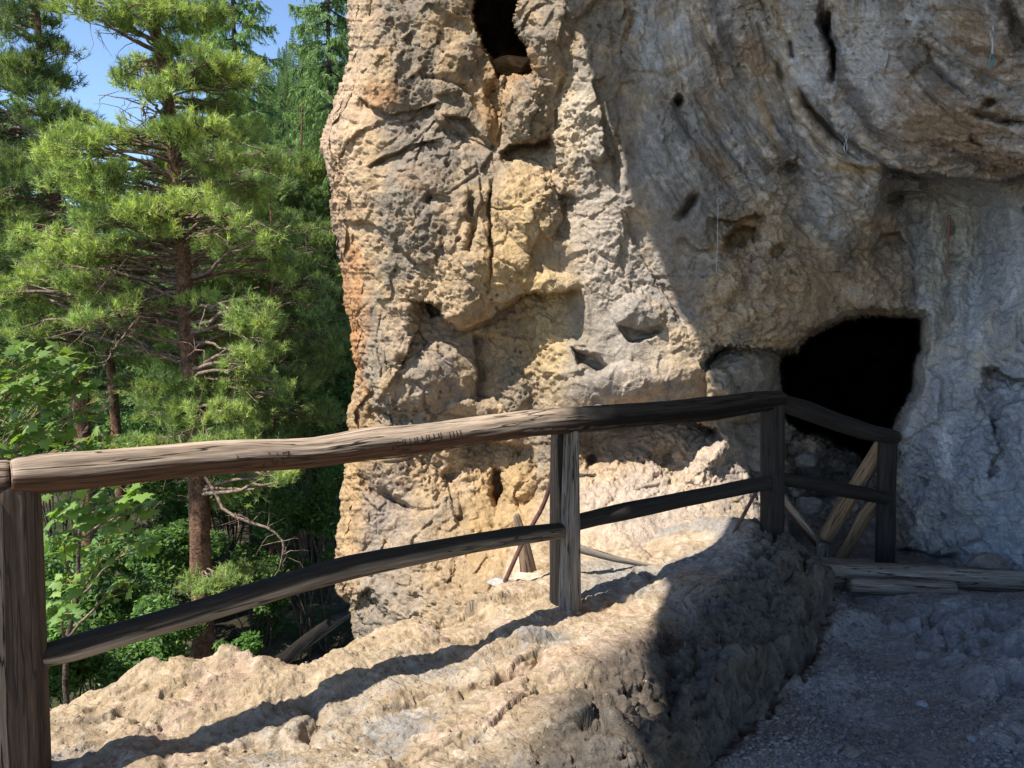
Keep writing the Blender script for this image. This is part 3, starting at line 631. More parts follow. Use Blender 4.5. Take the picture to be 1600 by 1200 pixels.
    z = z - 1.9 * (o ** 1.35) * 3.0 - .035 * np.exp(-np.clip(sd, 0, None) / .06)
    z = np.maximum(z, -4.6 + .1 * b1)
    # fine relief along the true normal, so that steep faces break up too
    g3 = np.stack([x, y, z], 1); Nn = grid_normals(g3.reshape(nrr, na, 3)); Nn = blur_grid(Nn, 3).reshape(-1, 3); Nn /= np.maximum(np.linalg.norm(Nn, axis=1)[:, None], 1e-6); Nn *= np.sign(Nn[:, 2:] + 1e-9)
    g3w = (g3 + .02 * np.stack([noise(g3, 8, 395), noise(g3, 8, 396), noise(g3, 8, 397)], 1)).astype(f4)
    _, _, k2 = cells(g3w, 9, 15, .08); _, e3, k3 = cells(g3w, 22, 16, .1); _, _, k4 = cells(g3w, 52, 17, .12)
    geo_path = pathm; pathm = sstep(.05, .10, side + .03 * noise(p, 9, 399)); rock = 1 - pathm; shade = sstep(.55, .25, np.abs(pd)) * rock
    dsp = rock * ((.010 + .045 * shade) * k2 * (.3 + .7 * sstep(-.2, .3, noise(g3, 1.7, 398))) + (.007 + .016 * shade) * k3 + (.003 + .005 * shade) * k4) + pathm * (.006 * k3 + .003 * k4 + .02 * wallb * k2)
    g3 = g3 + Nn * dsp[:, None]; x, y, z = g3[:, 0], g3[:, 1], g3[:, 2]; pw = g3.astype(f4)
    print('ground geo', time.time() - T0)
    n1 = fbm(pr, 2.2, 4, 360); n2 = fbm(pw, 9, 4, 365); n3 = fbm(pw, 30, 3, 370)
    tan = np.array([.385, .29, .19]); pale = np.array([.46, .375, .275]); grey = np.array([.26, .245, .23]); och = np.array([.46, .33, .19]); pink = np.array([.42, .28, .20])
    c = tan[None] + (pale - tan)[None] * sstep(-.2, .5, n2)[:, None]
    c = c + (grey - c) * (.85 * sstep(-.08, .4, n1 + .35 * n3))[:, None]
    c = c + (och - c) * (.7 * sstep(.7, .2, sd) * sstep(-.5, .2, n1))[:, None]
    c = c + (pink - c) * (.5 * sstep(.35, .6, n2 * .6 - n1))[:, None]
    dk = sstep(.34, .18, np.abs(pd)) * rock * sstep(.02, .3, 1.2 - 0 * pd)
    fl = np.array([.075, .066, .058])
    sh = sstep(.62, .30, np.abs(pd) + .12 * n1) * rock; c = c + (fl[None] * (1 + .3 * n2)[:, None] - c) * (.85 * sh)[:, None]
    gp = np.array([.30, .285, .27]); gb = np.array([.28, .28, .285])
    cp = gp[None] + (np.array([.27, .23, .20]) - gp)[None] * sstep(-.1, .5, n1)[:, None]; cp = cp + (gb - cp) * wallb[:, None]
    c = c + (cp - c) * pathm[:, None]
    c = c * (1 + .25 * n3 + .12 * n2)[:, None]
    c = c + (np.array([.10, .09, .08]) - c) * (.45 * (pit + crk) * rock)[:, None].clip(0, 1)
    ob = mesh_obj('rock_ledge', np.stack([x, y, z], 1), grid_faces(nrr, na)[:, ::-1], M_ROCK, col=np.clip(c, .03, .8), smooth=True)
    tag(ob, 'rough limestone ledge and gravel path', kind='structure')
    # ground under and behind the viewer
    gx, gy = np.meshgrid(np.linspace(-3.5, 8, 120), np.linspace(-6, 1.75, 80)); q = np.stack([gx.ravel(), gy.ravel(), 0 * gx.ravel()], 1).astype(f4)
    zz = -.25 + .05 * fbm(q, 1.5, 4, 380) - 2.2 * np.clip(-2.6 - q[:, 0], 0, 9)
    zz -= .12 * sstep(1.3, 1.75, q[:, 1])
    tag(mesh_obj('path', np.stack([q[:, 0], q[:, 1], zz], 1), grid_faces(80, 120), M_ROCK, col=np.array([.42, .36, .29])[None] * (1 + .25 * fbm(q, 4, 3, 385))[:, None], smooth=True), 'trampled rock behind the viewer', kind='structure')
    return x, y, z, pathm, wallb, (nrr, na), r, a
GX, GY, GZ, GPM, GWB, GSH, Gr, Ga = build_ground()
def gz(x, y):
    rr = np.hypot(x, y); aa = np.arctan2(x, y)
    i = np.clip(np.log(rr / 1.55) / math.log(7.4 / 1.55) * (GSH[0] - 1), 0, GSH[0] - 1).astype(int) if hasattr(rr, 'shape') else int(min(max(math.log(rr / 1.55) / math.log(7.4 / 1.55) * (GSH[0] - 1), 0), GSH[0] - 1))
    j = (aa - Ga[0]) / (Ga[-1] - Ga[0]) * (GSH[1] - 1); j = np.clip(j, 0, GSH[1] - 1).astype(int) if hasattr(rr, 'shape') else int(min(max(j, 0), GSH[1] - 1))
    return GZ.reshape(GSH)[i, j]
print('ground', time.time() - T0)

# stones: a lumpy icosphere built by hand
def ico(sub):
    t = (1 + 5 ** .5) / 2
    v = [(-1, t, 0), (1, t, 0), (-1, -t, 0), (1, -t, 0), (0, -1, t), (0, 1, t), (0, -1, -t), (0, 1, -t), (t, 0, -1), (t, 0, 1), (-t, 0, -1), (-t, 0, 1)]
    f = [(0, 11, 5), (0, 5, 1), (0, 1, 7), (0, 7, 10), (0, 10, 11), (1, 5, 9), (5, 11, 4), (11, 10, 2), (10, 7, 6), (7, 1, 8), (3, 9, 4), (3, 4, 2), (3, 2, 6), (3, 6, 8), (3, 8, 9), (4, 9, 5), (2, 4, 11), (6, 2, 10), (8, 6, 7), (9, 8, 1)]
    v = [np.array(a, float) / np.linalg.norm(a) for a in v]
    for _ in range(sub):
        cache = {}; nf = []
        def mid(a, b):
            k = (min(a, b), max(a, b))
            if k not in cache: m = v[a] + v[b]; v.append(m / np.linalg.norm(m)); cache[k] = len(v) - 1
            return cache[k]
        for a, b, c in f:
            ab, bc, ca = mid(a, b), mid(b, c), mid(c, a); nf += [(a, ab, ca), (b, bc, ab), (c, ca, bc), (ab, bc, ca)]
        f = nf
    return np.array(v), np.array(f, np.int32)
def stone_shape(sub, seed, flat=.6, facet=.35):
    v, f = ico(sub); rs = np.random.RandomState(seed)
    for _ in range(9):                                              # cut by random planes for a chipped look
        n = rs.normal(size=3); n /= np.linalg.norm(n); d = rs.uniform(.55, .85); k = v @ n; v = v - np.clip(k - d, 0, None)[:, None] * n
    if sub > 2: v = v * (1 + .05 * fbm(v.astype(f4), 2.5, 4, seed))[:, None]
    v *= np.array([1, rs.uniform(.65, .95), flat]); return v, f
def stone(name, loc, size, seed, colr, label, cat='stone', flat=.6, rot=(0, 0, 0), group=None):
    v, f = stone_shape(4, seed, flat); c = np.asarray(colr)[None] * (1 + .3 * fbm(v.astype(f4), 3, 4, seed + 3))[:, None]
    o = mesh_obj(name, v * np.asarray(size), f, M_ROCK, col=np.clip(c, .03, .8), smooth=False); o.location = [float(q) for q in loc]; o.rotation_euler = rot
    return tag(o, label, cat, group)

def gravel():
    N = 12000; rs = np.random.RandomState(5); base = [stone_shape(0, s) for s in range(6)] + [stone_shape(1, s + 20) for s in range(2)]
    px = rs.uniform(1010, 1640, N * 2); py = 915 + 330 * rs.rand(N * 2) ** .8
    x, y = LP(px, py, -.4); i = np.clip((np.log(np.hypot(x, y) / 1.55) / math.log(7.4 / 1.55) * (GSH[0] - 1)), 0, GSH[0] - 1).astype(int)
    j = np.clip((np.arctan2(x, y) - Ga[0]) / (Ga[-1] - Ga[0]) * (GSH[1] - 1), 0, GSH[1] - 1).astype(int); k = i * GSH[1] + j
    keep = (GPM[k] > .6) & (y > 1.7) & (rs.rand(N * 2) > .75 * GWB[k]) & (noise(np.stack([x, y, 0 * x], 1), 3, 400) + rs.rand(N * 2) > .25)
    x, y, k = x[keep], y[keep], k[keep]; n = len(x); z = GZ[k]
    s = .0045 + .012 * rs.rand(n) ** 3 + (rs.rand(n) < .02) * .012
    V = []; F = []; C = []; off = 0
    for q in range(n):
        v, f = base[rs.randint(8)]; a = rs.rand() * 6.28; c_, s_ = math.cos(a), math.sin(a)
        w = v * s[q] * (1, 1, .8); w = np.stack([w[:, 0] * c_ - w[:, 1] * s_, w[:, 0] * s_ + w[:, 1] * c_, w[:, 2]], 1) + (x[q], y[q], z[q] + s[q] * .25)
        V.append(w); F.append(f + off); off += len(v); b = rs.uniform(.17, .36);  C.append(np.tile([b, b * .95, b * .92], (len(v), 1)))
    o = mesh_obj('gravel', np.concatenate(V), np.concatenate(F), M_ROCK, col=np.concatenate(C)); tag(o, 'loose grey gravel on the path', 'gravel', kind='stuff')
gravel()
def grit():
    rs = np.random.RandomState(9); base = [stone_shape(0, s + 50) for s in range(5)]; V = []; F = []; C = []; off = 0
    for _ in range(420):
        u, v = rs.uniform(90, 1020), rs.uniform(950, 1230); x, y = LP(u, v, -.1)
        if y < 1.8: continue
        w_, f = base[rs.randint(5)]; s_ = .0025 + .008 * rs.rand() ** 3; V.append(w_ * s_ + (x, y, gz(x, y) + s_ * .3)); F.append(f + off); off += len(w_); b = rs.uniform(.6, 1.2); C.append(np.tile(np.array([.40, .33, .25]) * b, (len(w_), 1)))
    tag(mesh_obj('grit', np.concatenate(V), np.concatenate(F), M_ROCK, col=np.concatenate(C)), 'small chips of stone scattered on the sunny ledge', 'grit', kind='stuff')
grit()
for k, (px, py, sz, colr, lab) in enumerate([
        (1332, 1167, .045, (.30, .26, .22), 'rounded brownish stone lying low in the middle of the gravel path'),
        (1443, 1092, .035, (.36, .38, .41), 'pale bluish stone beside the rough bank of the path'),
        (1388, 1078, .02, (.25, .25, .26), 'tiny grey stone left of the pale bluish one on the path'),
        (1365, 1052, .022, (.28, .27, .25), 'small flat grey stone in the centre of the gravel'),
        (1520, 1168, .03, (.30, .32, .35), 'small light stone at the foot of the bank low in the picture')]):
    x, y = LP(px, py, -.38); stone('stone', (x, y, gz(x, y) + sz * .25), sz, 40 + k, colr, lab, flat=.5, rot=(0, 0, k), group='loose stones on the gravel path')

# ------------------------------------------------------------------ logs
PLAN = [(-3.5, .66), (-1.60, 2.42), (.33, 4.2), (1.74, 5.0), (2.93, 5.65)]
def fenceY(px, seg):
    (x0, y0), (x1, y1) = PLAN[seg], PLAN[seg + 1]; k = (px - 800) / FPX
    # a ray in plan: x = k*s, y ~ s (vertical tilt ignored: at() takes Y and keeps the direction)
    t = (k * y0 * 1.0 - x0) / ((x1 - x0) - k * (y1 - y0)); return y0 + t * (y1 - y0)
def log_mesh(P, r, n=40, step=.012, seed=0, rough=1.0, cracks=3, flat=0):
    P = np.asarray(P, float); r = np.asarray(r, float); L = np.concatenate([[0], np.cumsum(np.linalg.norm(np.diff(P, axis=0), axis=1))])
    m = max(int(L[-1] / step), 6); s = np.linspace(0, L[-1], m)
    def sm(v):
        out = np.interp(s, L, v); k = max(2, int(m / (len(P) * 2.6)));
        if len(P) > 2:
            pd = np.pad(out, k, mode='reflect', reflect_type='odd'); out = np.convolve(pd, np.ones(2 * k + 1) / (2 * k + 1), 'valid')
        return out
    C = np.stack([sm(P[:, i]) for i in range(3)], 1); rad = sm(r)
    T = np.gradient(C, axis=0); T /= np.linalg.norm(T, axis=1)[:, None]
    ref = np.array([0, 0, 1.]) if abs(T[:, 2].mean()) < .8 else np.array([0, 1., 0])
    A = np.cross(T, ref); A /= np.linalg.norm(A, axis=1)[:, None]; B = np.cross(T, A) * -1
    th = np.linspace(0, 2 * math.pi, n, endpoint=False)
    ring = np.stack([np.cos(th), np.sin(th)], 1)
    g = np.stack([np.tile(ring[:, 0], (m, 1)) * rad.mean(), np.tile(ring[:, 1], (m, 1)) * rad.mean(), np.repeat(s[:, None], n, 1)], -1).reshape(-1, 3)
    q = g * np.array([1, 1, .25]) + seed * 3.1
    d = rough * (.10 * noise(q, 7, seed) + .06 * noise(q * (1, 1, .5), 22, seed + 1) + .03 * noise(q * (1, 1, .3), 60, seed + 2))
    rs = np.random.RandomState(seed + 77)
    for _ in range(cracks):
        c0 = rs.rand() * 6.28; a0 = rs.uniform(0, .6) * L[-1]; a1 = a0 + rs.uniform(.25, .7) * L[-1]
        sv = g[:, 2]; tc = c0 + .35 * np.sin(sv * 2 + seed) + .12 * noise(np.stack([sv * 0, sv * 0, sv * 9], 1), 1, seed + 5)
        dd = np.abs((np.tile(th, m) - tc + math.pi) % (2 * math.pi) - math.pi)
        d -= .16 * np.exp(-(dd / .075) ** 2) * sstep(a0, a0 + .1, sv) * sstep(a1, a1 - .1, sv)
    rr = np.repeat(rad[:, None], n, 1).ravel() * (1 + d)
    e = np.minimum(s, s[-1] - s); taper = np.repeat((1 - .14 * np.exp(-e / (.012)))[:, None], n, 1).ravel(); rr *= taper
    cx, cy = np.tile(ring[:, 0], m), np.tile(ring[:, 1], m)
    V = np.repeat(C, n, 0) + (np.repeat(A, n, 0) * cx[:, None] + np.repeat(B, n, 0) * cy[:, None]) * rr[:, None]
    i = np.arange(m - 1)[:, None] * n + np.arange(n)[None]; j = np.arange(m - 1)[:, None] * n + (np.arange(n)[None] + 1) % n
    F = np.stack([i.ravel(), j.ravel(), (j + n).ravel(), (i + n).ravel()], 1)
    V = np.concatenate([V, C[:1], C[-1:]]); k0, k1 = m * n, m * n + 1; a = np.arange(n); b = (a + 1) % n
    F3 = np.concatenate([np.stack([b, a, np.full(n, k0)], 1), np.stack([a + (m - 1) * n, b + (m - 1) * n, np.full(n, k1)], 1)])
    gr = np.concatenate([g * np.array([1, 1, .05]), [[0, 0, 0]], [[0, 0, s[-1] * .05]]]) + seed * .37
    return V, [F, F3], gr
def log(name, P, r, mat, parent=None, **k):
    V, F, gr = log_mesh(P, r, **k); return mesh_obj(name, V, F, mat, vec=gr, parent=parent, smooth=True)
def rail_pts(L, seg):
    out = []; rad = []
    for (px, py, rp) in L:
        sg = seg if isinstance(seg, int) else seg(px)
        Y = fenceY(px, sg); out.append(at(px, py, Y)); rad.append(rp / FPX * math.hypot(Y, (px - 800) / FPX * Y) * (.86 if px < 500 else .92))
    return out, rad
def local(obj, root): obj.location = [-v for v in root.location]
RAIL = empty('wooden_railing', (at(885, 962, 4.2)), 'weathered round-log railing with two rails running along the rocky ledge', 'railing')
sg = lambda px: 1 if px < 890 else 2
def part(o, label=None, root=None):
    r = root or RAIL; o.location = [-v for v in r.location]
    if label: o['label'] = label
    return o
P, r = rail_pts([(-420, 800, 36), (-200, 775, 34), (-60, 757, 32), (20, 745, 29)], 0)
P[-1] = at(22, 746, 2.43); P[-2] = at(-60, 757, 2.38)
part(log('top_rail', P, r, M_WOOD, RAIL, seed=1))
P, r = rail_pts([(16, 744, 27), (45, 742, 31), (110, 737, 31), (200, 728, 30), (300, 719, 28.5), (400, 711, 28.5), (470, 709, 27), (520, 703, 26), (560, 695, 28), (640, 687, 27), (720, 676, 25), (800, 666, 23.5), (860, 659, 22.5), (920, 655, 22), (980, 649, 21), (1050, 643, 20), (1120, 637, 19), (1180, 628, 17), (1222, 625, 15)], sg)
TOPRAIL = (P, r)
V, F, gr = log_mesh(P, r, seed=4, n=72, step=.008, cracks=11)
shade_tone = 1 - .90 * sstep(.02, .62, V[:, 0] + .10 * noise(V.astype(f4), 6, 410) + .05 * noise(V.astype(f4), 22, 411))  # dark wood plus cast shade, painted in along the right part
MAINRAIL = part(mesh_obj('top_rail', V, F, M_WOODT, col=shade_tone[:, None] * np.array([1, 1, 1]), vec=gr, parent=RAIL, smooth=True), 'long bent top rail, brown at the left and dark wood with painted shade to the right')
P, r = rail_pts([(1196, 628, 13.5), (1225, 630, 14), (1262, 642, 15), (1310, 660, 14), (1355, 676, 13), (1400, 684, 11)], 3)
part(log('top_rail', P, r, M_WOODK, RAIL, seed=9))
P, r = rail_pts([(-300, 1190, 20), (-100, 1120, 19), (14, 1080, 18)], 0); P[-1] = at(14, 1080, 2.42)
part(log('lower_rail', P, r, M_WOODG, RAIL, seed=12))
P, r = rail_pts([(62, 1026, 18), (90, 1021, 21), (180, 992, 22), (290, 961, 21), (400, 928, 20.5), (480, 905, 20), (560, 884, 20), (640, 868, 18.5), (720, 852, 17), (800, 839, 16), (878, 828, 14)], 1)
part(log('lower_rail', P, r, M_WOODD, RAIL, seed=15, n=56), 'dark lower rail, shade of the top rail painted along its top')
P, r = rail_pts([(892, 818, 14.5), (960, 802, 15.5), (1040, 786, 14), (1120, 770, 13), (1200, 754, 12)], 2)
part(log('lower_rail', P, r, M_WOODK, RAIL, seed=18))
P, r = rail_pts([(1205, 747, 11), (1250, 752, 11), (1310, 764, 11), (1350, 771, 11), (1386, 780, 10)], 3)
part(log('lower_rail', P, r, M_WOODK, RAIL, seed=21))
# posts
def post(pxt, pyt, pxb, pyb, Y, rt, rb, mat, seed, lab=None, n=40, dx=0):
    return part(log('post', [at(pxb, pyb, Y), at((pxb + pxt) / 2, (pyb + pyt) / 2, Y), at(pxt, pyt, Y)], np.array([rb, (rb + rt) / 2, rt]) / FPX * Y, mat, RAIL, seed=seed, n=n, cracks=4, rough=.7), lab)
post(22, 752, 40, 1350, 2.44, 36, 42, M_WOODR, 30, 'thick reddish brown post', 56)
post(-22, 780, -4, 1350, 2.37, 28, 30, M_WOODG, 31, 'grey split half of the left post')
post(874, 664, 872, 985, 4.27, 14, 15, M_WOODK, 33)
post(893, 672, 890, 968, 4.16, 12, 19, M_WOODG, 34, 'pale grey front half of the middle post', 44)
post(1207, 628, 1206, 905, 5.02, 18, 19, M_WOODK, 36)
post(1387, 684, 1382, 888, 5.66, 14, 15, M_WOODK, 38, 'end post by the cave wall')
part(stone('post_foot', at(1385, 878, 5.66), (.10, .10, .06), 71, (.10, .09, .085), None, None), root=RAIL); 
o = bpy.data.objects['post_foot']; o.parent = RAIL; o.location = [float(v) for v in (at(1385, 882, 5.66) - np.array(RAIL.location))]
for kk in ('label', 'category'):
    if kk in o: del o[kk]
# carved letters and tally marks on the top rail: thin dark wedges let into the wood
def carve():
    P, rr = map(np.array, TOPRAIL); strokes = []
    A = [((403, 724), (412, 703)), ((412, 703), (420, 722)), ((406, 716), (418, 714)), ((424, 704), (424, 722)), ((424, 713), (433, 712)), ((433, 703), (434, 721)), ((433, 704), (443, 702)), ((435, 711), (441, 711)), ((443, 702), (441, 711)),
         ((363, 708), (362, 717)), ((362, 713), (366, 712)), ((366, 716), (361, 718))]
    for k in range(13): x = 602 + k * 6.2 + (k % 3) * 1.2; A.append(((x, 686 - k * 1.1), (x + .6, 699 - k * 1.3 - (k % 4) * 1.5)))
    for k in range(4): x = 690 + k * 5.5; A.append(((x, 672 - k), (x + 1, 681 - k)))
    t = NT('cut_wood'); t.principled((.045, .025, .015, 1), .9); V = []; F = []
    for qi, (a, b) in enumerate(A):
        pa = []
        for (u, v) in (a, b):
            Y = fenceY(u, 1); c0 = at(u, np.interp(u, [16, 45, 110, 200, 300, 400, 470, 520, 560, 640, 720], [744, 742, 737, 728, 719, 711, 709, 703, 695, 687, 676]), Y); p = at(u, v, Y)
            rad = np.interp(u, [16, 110, 300, 470, 560, 640, 720], [27, 31, 28.5, 27, 28, 27, 25]) / FPX * math.hypot(Y, (u - 800) / FPX * Y) * (.875 if u < 500 else .93)
            dz = p[2] - c0[2]; dn = math.sqrt(max(rad * rad * 1.0 - dz * dz, 1e-6)); nrm = np.array([.615, -.788, 0]); pa.append((np.array([c0[0], c0[1], p[2]]) + nrm * dn, nrm * dn + np.array([0, 0, dz])))
        (p0, n0), (p1, n1) = pa; n0 = n0 / np.linalg.norm(n0); n1 = n1 / np.linalg.norm(n1)
        for _ in (0,):
            d = p1 - p0; d /= np.linalg.norm(d); w = np.cross(d, n0) * .0016; o_ = len(V)
            for p, n in ((p0, n0), (p1, n1)):
                V += [p - w - n * .012, p - w * 1 + n * .0035, p + w * 1 + n * .0035, p + w - n * .012]
            F += [(o_, o_ + 1, o_ + 5, o_ + 4), (o_ + 1, o_ + 2, o_ + 6, o_ + 5), (o_ + 2, o_ + 3, o_ + 7, o_ + 6), (o_, o_ + 3, o_ + 2, o_ + 1), (o_ + 4, o_ + 5, o_ + 6, o_ + 7)]
        if False: mesh_obj('carved_letters', np.array(V), np.array(F, np.int32), t.m, parent=MAINRAIL)['label'] = 'letters cut into the wood'; V = []; F = []
    mesh_obj('tally_marks', np.array(V), np.array(F, np.int32), t.m, parent=MAINRAIL)['label'] = 'letters and a row of tally cuts'; bpy.data.objects['tally_marks'].name = 'carving'
carve()

# stairs railing beyond the end post
SR = empty('stair_railing', at(1285, 890, 5.95), 'yellowish wooden handrail sloping down behind the grey end post to the cave', 'railing')
def spart(o): o.location = [-v for v in SR.location]; return o
spart(log('handrail', [at(1383, 688, 5.78), at(1335, 765, 5.86), at(1287, 842, 5.93)], np.array([12, 12, 11.5]) / FPX * 5.8, M_WOODY, SR, seed=50))
spart(log('lower_rail', [at(1376, 780, 5.78), at(1350, 806, 5.82), at(1328, 846, 5.9), at(1300, 886, 5.95)], np.array([11, 11, 10, 9]) / FPX * 5.8, M_WOODY, SR, seed=52))
spart(log('post', [at(1285, 915, 5.95), at(1285, 848, 5.95)], np.array([10, 10]) / FPX * 5.9, M_WOODG, SR, seed=54))
o = log('pole', [at(1214, 768, 6.05), at(1250, 815, 6.0), at(1282, 856, 6.0)], np.array([7, 7, 6]) / FPX * 6, M_WOOD, seed=56)
tag(o, 'thin grey pole slanting down to the right behind the corner post', 'pole')
o = log('log_step', [at(1258, 893, 5.12), at(1430, 900, 5.16), at(1640, 909, 5.2)], np.array([20, 19, 17]) / FPX * 5.2, M_WOODG, seed=60, n=48)
tag(o, 'long grey log laid as a step across the path, reaching the right edge', 'log', 'logs edging the path')
o = log('log_step', [at(1326, 914, 4.97), at(1490, 921, 5.0)], np.array([13, 14]) / FPX * 5.0, M_WOODG, seed=62, n=40)
tag(o, 'short grey log lying half sunk in front of the long one', 'log', 'logs edging the path')
stone('rock', at(1545, 890, 5.33), (.16, .12, .17), 77, (.20, .17, .15), 'dark wedge-shaped rock leaning on the wall behind the long log', 'rock', flat=.75)
stone('rock', at(838, 908, 4.85), (.19, .13, .11), 81, (.52, .43, .32), 'tan boulder at the foot of the wooden stake', 'rock', flat=.7)
stone('rock', at(798, 101, 7.1), (.20, .2, .13), 85, (.50, .34, .20), 'orange rock wedged in the dark hole high in the wall', 'rock', flat=.7)
stone('rock', at(782, 910, 4.75), (.10, .08, .05), 87, (.36, .34, .31), 'small grey rock where the iron rod meets the ledge', 'rock', flat=.6)
stone('rock', at(1262, 790, 6.1), (.14, .12, .10), 88, (.15, .145, .14), 'grey rock among the rubble below the cave mouth', 'rock', flat=.8)
stone('rock', at(1258, 720, 6.2), (.10, .1, .09), 89, (.13, .125, .12), 'grey knobbly rock under the top rail at the cave mouth', 'rock', flat=.9)
o = log('wooden_stake', [at(828, 905, 4.95), at(818, 850, 4.95), at(806, 803, 4.95)], np.array([15, 10, 5]) / FPX * 4.95, M_WOOD, seed=64, cracks=2)
tag(o, 'short pale pointed stake behind the lower rail', 'stake')
o = log('wooden_stake', [at(822, 890, 5.1), at(795, 892, 5.1)][::-1], np.array([1, 1]) / FPX * 5, M_WOODG, seed=65); bpy.data.objects.remove(o)
o = log('fallen_branch', [at(900, 856, 4.75), at(960, 873, 4.8), at(1025, 886, 4.9)], np.array([7, 5.5, 3]) / FPX * 4.8, M_WOODG, seed=66)
tag(o, 'thin bleached branch lying on the bright slope right of the middle post', 'branch')
t = NT('rusty_iron'); po = t.n('ShaderNodeNewGeometry').outputs['Position']
t.principled(t.mixc(t.rng(t.noise(po, 30, 4), .35, .65, 0, 1), (.07, .035, .03, 1), (.17, .085, .065, 1)), .75, None, .4, .3); M_IRON = t.m
o = log('iron_rod', [at(864, 738, 4.55), at(852, 785, 4.6), at(815, 850, 4.68), at(785, 918, 4.72)], np.array([3.6] * 4) / FPX * 4.6, M_IRON, seed=68, n=12, rough=.1, cracks=0)
tag(o, 'bent rusty iron rod bracing the middle post', 'rod', 'iron braces of the railing')
o = log('iron_rod', [at(1186, 760, 5.04), at(1130, 864, 4.98)], np.array([2.8, 2.8]) / FPX * 5, M_IRON, seed=69, n=12, rough=.1, cracks=0)
tag(o, 'thin straight iron rod leaning left of the corner post', 'rod', 'iron braces of the railing')

# ------------------------------------------------------------------ climbing gear
t = NT('steel'); t.principled((.42, .43, .45, 1), .4, None, .5, .6); M_STEEL = t.m
t = NT('webbing_pale'); t.principled((.45, .47, .5, 1), .8); M_WEB = t.m
t = NT('webbing_teal'); t.principled((.10, .24, .30, 1), .7); M_TEAL = t.m
t = NT('webbing_red'); t.principled((.24, .10, .10, 1), .85); M_RED = t.m
def tube(P, r, n=8, closed=False):
    P = np.asarray(P, float); m = len(P); T = np.roll(P, -1, 0) - np.roll(P, 1, 0) if closed else np.gradient(P, axis=0)
    T /= np.linalg.norm(T, axis=1)[:, None]; A = np.cross(T, (0.13, 1., .21)); A /= np.linalg.norm(A, axis=1)[:, None]; B = np.cross(T, A)
    th = np.linspace(0, 2 * math.pi, n, endpoint=False); r = np.broadcast_to(np.asarray(r, float), (m,))
    V = (P[:, None] + (A[:, None] * np.cos(th)[None, :, None] + B[:, None] * np.sin(th)[None, :, None]) * r[:, None, None]).reshape(-1, 3)
    mm = m if closed else m - 1; i = np.arange(mm)[:, None] * n + np.arange(n)[None]; j = np.arange(mm)[:, None] * n + (np.arange(n)[None] + 1) % n
    F = np.stack([i, j, (j + n), (i + n)], -1).reshape(-1, 4) % (m * n); return V, F
def loop(name, c, w, h, r, mat, root, yaw=0):
    a = np.linspace(0, 2 * math.pi, 26, endpoint=False); x = w * np.cos(a) * (1 - .18 * np.sin(a)); z = h * np.sin(a)
    P = np.stack([c[0] + x * math.cos(yaw), c[1] + x * math.sin(yaw), c[2] + z], 1); V, F = tube(P, r, 8, True)
    o = mesh_obj(name, V, F, mat, parent=root, smooth=True); o.location = [-v for v in root.location]; return o
def line(name, P, r, mat, root):
    V, F = tube(P, r, 8); o = mesh_obj(name, V, F, mat, parent=root, smooth=True); o.location = [-v for v in root.location]; return o
def quickdraw(pt, pb, Y, lab, webmat, loopmat):
    a, b = at(*pt, Y), at(*pb, Y); root = empty('quickdraw', a, lab, 'quickdraw', 'climbing gear hanging from the overhang'); L = a[2] - b[2]
    loop('bolt_ring', a - (0, 0, .02), .012, .022, .003, M_STEEL, root, 1.2); loop('carabiner', a - (0, 0, .045), .010, .02, .003, M_STEEL, root, .2)
    m0, m1 = a - (0, 0, .06), b + (0, 0, .065); line('sling', [m0, (m0 + m1) / 2 + (.003, 0, 0), m1], .0055, webmat, root); loop('carabiner', b + (0, 0, .033), .012, .034, .004, loopmat, root, .3)
quickdraw((1552, 38), (1549, 106), 3.86, 'long pale sling with a teal carabiner hanging near the top right corner', M_WEB, M_TEAL)
quickdraw((1323, 203), (1321, 238), 5.22, 'short shiny steel quickdraw hanging above the cave roof', M_STEEL, M_STEEL)
root = empty('anchor_chain', at(1123, 306, 5.9), 'thin steel chain with a ring, hanging left of the brown hollow', 'chain')
loop('ring', at(1124, 314, 5.9), .016, .022, .003, M_STEEL, root)
c0, c1 = at(1122, 322, 5.9), at(1119, 426, 5.86)
for k in range(5): q = c0 + (c1 - c0) * (k * .042); loop('chain_link', q, .006, .014, .0022, M_STEEL, root, 0 if k % 2 else 1.4)
line('cable', [c0 + (c1 - c0) * .2, c0 + (c1 - c0) * .6 + (0.003, 0, 0), c1], .0022, M_STEEL, root)
root = empty('anchor_rope', at(1483, 340, 5.75), 'thin doubled red-brown rope hanging down the grey wall right of the cave', 'rope')
line('rope', [at(1483, 340, 5.72), at(1481, 380, 5.74), at(1479, 434, 5.74)], .005, M_RED, root); line('rope', [at(1485, 340, 5.74), at(1483, 372, 5.74), at(1480, 396, 5.74)], .004, M_RED, root)
loop('bolt_ring', at(1483, 340, 5.72), .012, .016, .004, M_IRON, root)
print('props', time.time() - T0)

